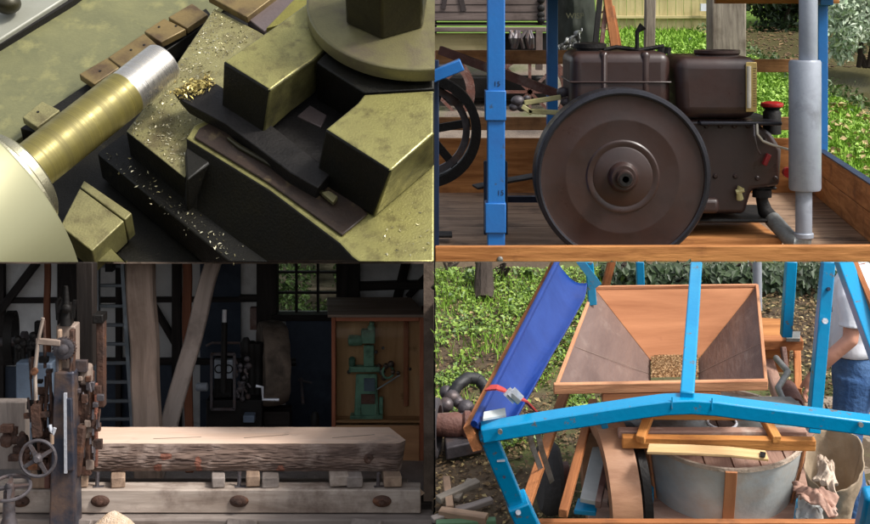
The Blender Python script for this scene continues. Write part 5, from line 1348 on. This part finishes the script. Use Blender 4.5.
dk = MB(); hc = b(722, 424, .9); hole = [hc + (X * math.cos(2 * math.pi * i / 32) * .085 + Fv * math.sin(2 * math.pi * i / 32) * .085) for i in range(32)]
outer = []
c4 = [b(620, 432, .9), b(806, 432, .9), b(800, 398, .9), b(630, 398, .9)]
for i in range(32):
    a = 2 * math.pi * i / 32; d = X * math.cos(a) + Fv * math.sin(a)
    best = 9
    for j in range(4):
        A_, B_ = c4[j], c4[(j + 1) % 4]; n_ = BW.cross(B_ - A_).normalized(); dd = d.dot(n_)
        if abs(dd) > 1e-6:
            tt = (A_ - hc).dot(n_) / dd
            if 0 < tt < best: best = tt
    outer.append(hc + d * best)
dk.add(hole + outer, [(i, (i + 1) % 32, 32 + (i + 1) % 32, 32 + i) for i in range(32)])
dk.build('board', M['galvanised'], rh, solid=.02)
dk = MB(); dk.ring(hc + BW * .012, BW, .088, .008, 40, 6); dk.build('hole_rim', M['bright_steel'], rh)
MB().disc(hc - BW * .12, BW, .15, .02, 24).build('hole_floor', M['black_iron'], rh)

# belt pulley
bp_ = thing('belt_pulley', 'broad wooden faced belt pulley beside the casing', 'pulley', b(615, 500, .4))
pc = b(599, 492, .55); ax_ = V((1, .12, .05)).normalized(); Rp = .44
MB().lathe(pc - ax_ * .02, ax_, [(Rp * .8, 0), (Rp, 0), (Rp * 1.015, .09), (Rp, .18), (Rp * .8, .18), (Rp * .8, 0)], 72).build('face', M['pulley_face'], bp_, smooth=40)
MB().lathe(pc + ax_ * .185, ax_, [(Rp * .72, 0), (Rp * .9, 0), (Rp * .9, .05), (Rp * .72, .05), (Rp * .72, 0)], 60).build('side_rim', M['black_iron'], bp_, smooth=40)
mb = MB(); x_ = ax_.cross(V((0, 0, 1))).normalized(); y_ = ax_.cross(x_)
for i in range(6): a = i * math.pi / 3; mb.bar(pc + ax_ * .09, pc + ax_ * .09 + (x_ * math.cos(a) + y_ * math.sin(a)) * Rp * .85, .05, .04, ax_)
mb.build('spokes', M['black_iron'], bp_)
# dark wheel under the slanting beams
tw = thing('small_wheel', 'dark rubber wheel with a rusty hub under the slanting wooden beams', 'wheel', b(552, 490, 0))
wc = b(556, 478, .30)
MB().lathe(wc - V((.11, 0, 0)), (1, .1, 0), [(.13, 0), (.2, .0), (.235, .03), (.24, .06), (.235, .10), (.2, .13), (.13, .13)], 40).build('tyre', M['rubber'], tw, smooth=40)
MB().lathe(wc - V((.05, 0, 0)), (1, .1, 0), [(.05, 0), (.1, .01), (.1, .13), (.05, .14), (.03, .16)], 24).build('hub', M['rust_red'], tw, smooth=40)

# sack and cloths
sk = thing('canvas_sack', 'open beige canvas sack standing beside the casing', 'sack', b(840, 500, .2))
cs = b(833, 478, .62)
def sack(i, j):
    a = i * 2 * math.pi; h = .36 * (j - .65)
    rx = .10 + .07 * j; ry = .2 + .04 * j
    q = 1 + .10 * nz(math.cos(a) * 1.6, math.sin(a) * 1.6, j * 2) + .05 * nz(math.cos(a) * 4, math.sin(a) * 4, j * 5)
    top = .10 * math.sin(a + .9) * j + .03 * nz(math.cos(a) * 3, math.sin(a) * 3, 7) * j
    return cs + X * (math.cos(a) * rx * q) + Fv * (math.sin(a) * ry * q) + BW * (h + top)
MB().grid(sack, 64, 24).build('sack', M['sack_cloth'], sk, solid=.008, smooth=80)
def clothf(pts, h, hh, seed):
    p = [b(x, y, h) for x, y in pts]
    def f(i, j):
        q = p[0].lerp(p[1], i).lerp(p[3].lerp(p[2], i), j)
        return q + BW * (hh * math.sin(i * 3.14) * math.sin(j * 3.14) + .05 * nz(i * 3 + seed, j * 3) + .02 * nz(i * 9, j * 9 + seed)) + X * .03 * nz(j * 4, seed) + Fv * .03 * nz(i * 4, seed + 3)
    return f
for pts, h, hh, sd2, m, lb in (([(792, 482), (838, 500), (836, 516), (800, 500)], .78, .05, 3, 'dusty_wood', 'brownish dusty cloth draped at the right side of the casing'), ([(818, 455), (833, 462), (838, 496), (816, 480)], .76, .06, 8, 'white_cloth', 'pale crumpled cloth hanging inside the canvas sack'),
                         ([(800, 492), (826, 498), (822, 522), (796, 518)], .68, .04, 5, 'zinc_sheet', 'light grey crumpled sheet lying on the blue box')):
    tag(MB().grid(clothf(pts, h, hh, sd2), 24, 24).build('crumpled_cloth', M[m], solid=.008, smooth=80), lb, 'cloth')
tag(MB().tube([b(776, 358, .75), b(788, 372, .8), b(778, 388, .8), b(784, 402, .76), b(797, 404, .74), b(800, 412, .7)], .022, 10).build('grey_hose', M['galvanised'], smooth=60), 'short grey ribbed hose lying on the beams right of the hopper', 'hose')
tag(MB().lathe(b(790, 398, .62), BF.F, [(.06, -.12), (.075, -.1), (.075, .12), (.06, .14)], 24).build('rusty_drum', M['rust_red'], smooth=40), 'small rusty drum between the hose and the wooden cleat', 'drum')
tag(MB().tube([P(757, 255, 10.7), P(757.5, 310, 10.75)], .034, 14).build('grey_pipe', M['grey_aluminium'], clip='over'), 'upright grey pipe behind the right rear corner of the hopper', 'pipe')

# old pump at the left
pm = thing('old_pump', 'rusty old iron pump with a black hose lying left of the blue post', 'pump', gp(465, 440))
pk = b(470, 416, .22)
MB().lathe(b(444, 425, .2), BF.X, [(.03, -.1), (.08, -.08), (.09, .1), (.075, .13), (.1, .15), (.1, .19), (.06, .2), (.06, .32), (.075, .34), (.075, .42), (.04, .43)], 28).build('barrel', M['rust_red'], pm, smooth=40, clip='left')
MB().lathe(b(434, 428, .22), V((1, -.15, 0)), [(.19, -.03), (.21, -.02), (.21, .03), (.19, .04), (.16, .04), (.16, -.03), (.19, -.03)], 40).build('flywheel', M['worn_iron'], pm, smooth=40, clip='left')
MB().prism([b(444, 436, .14), b(480, 428, .14), b(484, 440, .14), b(446, 448, .14)], -BW * .1).build('base', M['worn_iron'], pm, bevel=.012)
mb = MB()
for (x, y, h, s) in ((446, 392, .28, .05), (452, 398, .28, .06), (446, 405, .26, .055), (458, 402, .26, .045), (466, 408, .25, .06), (476, 412, .24, .05), (484, 405, .24, .045), (462, 420, .22, .05), (456, 388, .3, .03)):
    mb.ball(b(x, y, h), s, (1, 1, 1), 10, 8, .15)
mb.build('housing', M['worn_iron'], pm, smooth=50)
hz = MB(); hpts = [b(452, 396, .28), b(458, 385, .34), b(468, 378, .36), b(478, 379, .34), b(485, 387, .30), b(487, 398, .25)]
pts2 = []
for i in range(len(hpts) - 1):
    for j in range(8): pts2.append(hpts[i].lerp(hpts[i + 1], j / 8))
hz.tube(pts2, [.042 + .004 * (i % 2) for i in range(len(pts2))], 12); hz.build('hose', M['hose_black'], pm, smooth=60)
wl = [((438, 500), (478, 482), .06, 'grey_timber', 'grey plank end sticking up at the top of the timber pile'), ((432, 520), (492, 500), .05, 'lean_wood', 'grey board across the middle of the timber pile'),
      ((440, 512), (487, 519), .07, 'deck_wood', 'brown board lying low in the timber pile'), ((436, 524), (496, 521), .05, 'green_edge', 'board with a green edge at the bottom of the timber pile'), ((446, 478), (450, 508), .05, 'deck_wood', 'short brown board standing at the left of the timber pile'), ((470, 480), (456, 500), .04, 'grey_timber', 'short grey board leaning on the timber pile'),
      ((455, 508), (480, 503), .03, 'weathered_white', 'white painted stick on top of the timber pile')]
for (a, c_, w_, m, lb) in wl:
    tag(MB().bar(b(*a, .1 + w_), b(*c_, .12 + w_), w_, w_ * .7, BW).build('loose_board', M[m], bevel=.006), lb, 'board', 'boards in the pile at the lower left')

# man in white shirt, turned away, seen from behind his left side
hips = b(855, 358, 1.1)
S = .93
gz = None
foot = V((hips.x, hips.y, 0)); foot.z = BF.o.z + (foot.y - BF.o.y) * math.tan(math.radians(12)) + .02
LEG = hips.z - foot.z
sc = LEG / .92          # figure scale from leg length
UP = V((0, 0, 1)); FWD = V((-.93, .36, 0)).normalized(); LFT = V((-.36, -.93, 0)).normalized()
# near side of the body is his left
def m3(f, l, u_): return hips + (FWD * f + LFT * l + UP * u_) * sc
mn = thing('person', 'man in a white short sleeved shirt and blue jeans standing with his arm down', 'person', foot)
bodym = MB()
def limb(mb, pts, rad, n=14): mb.tube([m3(*p) for p in pts], [r_ * sc for r_ in rad], n)
torso = [(0, 0, -.06), (0, 0, .08), (.0, 0, .22), (-.01, 0, .36), (-.02, 0, .46), (-.015, 0, .53)]
def ell(mb, levels, n=28):
    vs = []
    for (f, l, u_, rf, rl) in levels:
        for i in range(n):
            a = 2 * math.pi * i / n; vs.append(m3(f + rf * math.cos(a), l + rl * math.sin(a), u_))
    k = len(levels)
    return mb.add(vs, [(j * n + i, j * n + (i + 1) % n, (j + 1) * n + (i + 1) % n, (j + 1) * n + i) for j in range(k - 1) for i in range(n)] + [tuple(range(n)), tuple((k - 1) * n + i for i in range(n))])
ell(bodym, [(0, 0, -.12, .09, .13), (0, 0, 0, .105, .15), (.01, 0, .12, .115, .15), (.01, 0, .3, .115, .165), (0, 0, .42, .105, .18), (-.01, 0, .49, .07, .12), (0, 0, .53, .055, .06)])
limb(bodym, [(0, 0, .50), (.015, 0, .60), (.03, 0, .64)], [.062, .058, .06])
hd = MB(); 
ell(bodym, [(.035, 0, .60, .05, .045), (.045, 0, .64, .085, .065), (.045, 0, .70, .1, .076), (.04, 0, .77, .102, .08), (.03, 0, .84, .09, .072), (.025, 0, .885, .05, .04)])
for s, kn, ft in ((1, (.04, .10, -.46), (-.0, .11, -.86)), (-1, (.05, -.10, -.46), (.06, -.11, -.86))):
    limb(bodym, [(0, s * .09, -.02), kn, ft, (ft[0], ft[1], -.90)], [.07, .05, .038, .038])
    limb(bodym, [(ft[0] - .05, ft[1], -.90), (ft[0] + .16, ft[1] + s * .02, -.905)], [.038, .03])
armL = [(0, .185, .43), (-.01, .235, .30), (.0, .262, .155), (.10, .275, .06), (.185, .275, -.035)]
limb(bodym, armL, [.055, .05, .043, .038, .029])
limb(bodym, [(0, -.185, .43), (.02, -.24, .16), (.1, -.22, -.07)], [.055, .043, .03])
bodym.v += []; body = bodym.build('body', M['skin'], mn, remesh=.011, smooth=80, clip='over')
# hand: palm, five fingers
hb_ = MB()
limb(hb_, [(.18, .275, -.03), (.20, .275, -.075), (.215, .273, -.115)], [.028, .036, .034], 12)
for k, (dl, ln, cu) in enumerate(((-.030, .062, .03), (-.010, .075, .02), (.011, .070, .015), (.030, .055, .02))):
    f0 = (.218, .273 + dl, -.12); limb(hb_, [f0, (f0[0] + .018, f0[1], f0[2] - ln * .5), (f0[0] + .012 - cu * .3, f0[1], f0[2] - ln)], [.0115, .010, .0085], 8)
limb(hb_, [(.205, .257, -.065), (.24, .249, -.09), (.257, .249, -.125)], [.014, .011, .009], 8)
hb_.build('hand', M['skin'], mn, remesh=.006, smooth=80)
limb(MBw := MB(), [(.168, .275, -.01), (.183, .275, -.035)], [.034, .032], 16)
MBw.build('watch', M['black_iron'], mn)
# shirt
s_ = MB()
ell(s_, [(0, 0, .03, .137, .183), (-.005, 0, .06, .145, .19), (.0, 0, .12, .142, .178), (.0, 0, .3, .138, .19), (-.005, 0, .42, .12, .2), (-.01, 0, .48, .09, .15), (.0, 0, .52, .07, .08)])
limb(s_, [(0, .15, .44), (-.008, .22, .36), (-.01, .245, .24), (-.008, .25, .215)], [.085, .08, .072, .072])
limb(s_, [(0, -.15, .44), (.0, -.22, .36), (.01, -.245, .22)], [.085, .08, .07])
for v in range(len(s_.v)): s_.v[v] = s_.v[v] + V((1, 1, 0)).normalized() * .012 * nz(s_.v[v].x * 9, s_.v[v].y * 9, s_.v[v].z * 14)
sh_ = s_.build('shirt', M['shirt_white'], mn, remesh=.010, smooth=80, clip='over')
limb(cl := MB(), [(0, 0, .515), (.012, 0, .565)], [.075, .068], 18); cl.build('collar', M['shirt_white'], sh_, smooth=60, clip='over')
j_ = MB()
ell(j_, [(0, 0, -.16, .12, .175), (-.015, 0, -.08, .14, .185), (-.01, 0, .0, .128, .178), (0, 0, .05, .122, .17)])
for s, kn, ft in ((1, (.04, .10, -.46), (-.0, .11, -.85)), (-1, (.05, -.10, -.46), (.06, -.11, -.85))):
    limb(j_, [(-.005, s * .09, -.08), (.015, s * .095, -.25), kn, ((kn[0] + ft[0]) / 2 - .02, ft[1], -.66), ft], [.108, .098, .078, .07, .064])
for v in range(len(j_.v)): j_.v[v] = j_.v[v] + V((1, -1, 0)).normalized() * .008 * nz(j_.v[v].x * 14, j_.v[v].y * 14, j_.v[v].z * 22)
jn = j_.build('jeans', M['denim'], mn, remesh=.010, smooth=80)
ell(be := MB(), [(0, 0, .03, .132, .178), (0, 0, .065, .131, .176)]); be.build('belt', M['leather'], jn)
MB().bar(m3(-.135, .06, -.03), m3(-.14, .0, -.055), .05 * sc, .03 * sc, UP).build('pouch', M['black_iron'], jn, bevel=.008)
MB().bar(m3(-.137, .10, -.06), m3(-.137, .10, -.17), .11 * sc, .012 * sc, FWD).build('back_pocket', M['denim'], jn, bevel=.004)
MB().bar(m3(-.146, .085, -.07), m3(-.152, .045, -.09), .02 * sc, .03 * sc, UP).build('pocket_label', M['shirt_white'], jn)
for s, fx in ((1, 0), (-1, .06)):
    limb(sho := MB(), [(fx - .06, s * .11, -.885), (fx + .05, s * .115, -.89), (fx + .17, s * .125, -.90)], [.05, .05, .036]); sho.build('shoe', M['leather'], mn, remesh=.01, smooth=80)
hr = MB(); ell(hr, [(.0, 0, .64, .06, .06), (.005, 0, .70, .09, .083), (.02, 0, .78, .105, .088), (.025, 0, .85, .092, .076), (.025, 0, .897, .05, .045)])
hr.build('hair', M['white_hair'], mn, remesh=.01, smooth=80, clip='over')
for s in (1, -1):
    MB().ball(m3(.05, s * .08, .705), .03 * sc, (.7, .5, 1), 10, 8).build('ear', M['skin'], mn, clip='over')
# ================================================================== camera, light, world
sc_ = bpy.context.scene
cam = bpy.data.cameras.new('camera'); co = bpy.data.objects.new('camera', cam); COL.objects.link(co)
cam.sensor_fit = 'HORIZONTAL'; cam.sensor_width = 36; cam.lens = 36 * FOC / 870; cam.shift_x = 0; cam.shift_y = -.5 * 524 / 870
co.location = (0, 0, CAMZ); co.rotation_euler = (math.pi / 2, 0, 0); cam.clip_start = .05; cam.clip_end = 400
sc_.camera = co
SUN = V((.58, -.28, .77)).normalized()
ld_ = bpy.data.lights.new('sun', 'SUN'); lo = bpy.data.objects.new('sun', ld_); COL.objects.link(lo)
ld_.energy = 1.5; ld_.angle = math.radians(10); ld_.color = (1, .96, .9)
lo.rotation_euler = (-SUN).to_track_quat('-Z', 'Y').to_euler(); lo.location = (6, -6, 20)
w = bpy.data.worlds.new('World'); sc_.world = w; w.use_nodes = True; nt = w.node_tree
bg = nt.nodes['Background']; sk_ = nn(nt, 'ShaderNodeTexSky', sky_type='NISHITA'); sk_.sun_disc = False
sk_.sun_elevation = math.asin(SUN.z); sk_.sun_rotation = math.atan2(SUN.x, SUN.y); sk_.dust_density = 4; sk_.air_density = 1
hs = nn(nt, 'ShaderNodeHueSaturation'); hs.inputs['Saturation'].default_value = .35
nt.links.new(sk_.outputs[0], hs.inputs['Color']); nt.links.new(hs.outputs[0], bg.inputs['Color']); bg.inputs['Strength'].default_value = .1
vs_ = sc_.view_settings; sc_.display_settings.display_device = 'sRGB'; vs_.view_transform = 'Standard'; vs_.look = 'None'; vs_.exposure = 1.12; vs_.gamma = 1
vs_.use_curve_mapping = False
sc_.cycles.max_bounces = 8; sc_.cycles.transparent_max_bounces = 12
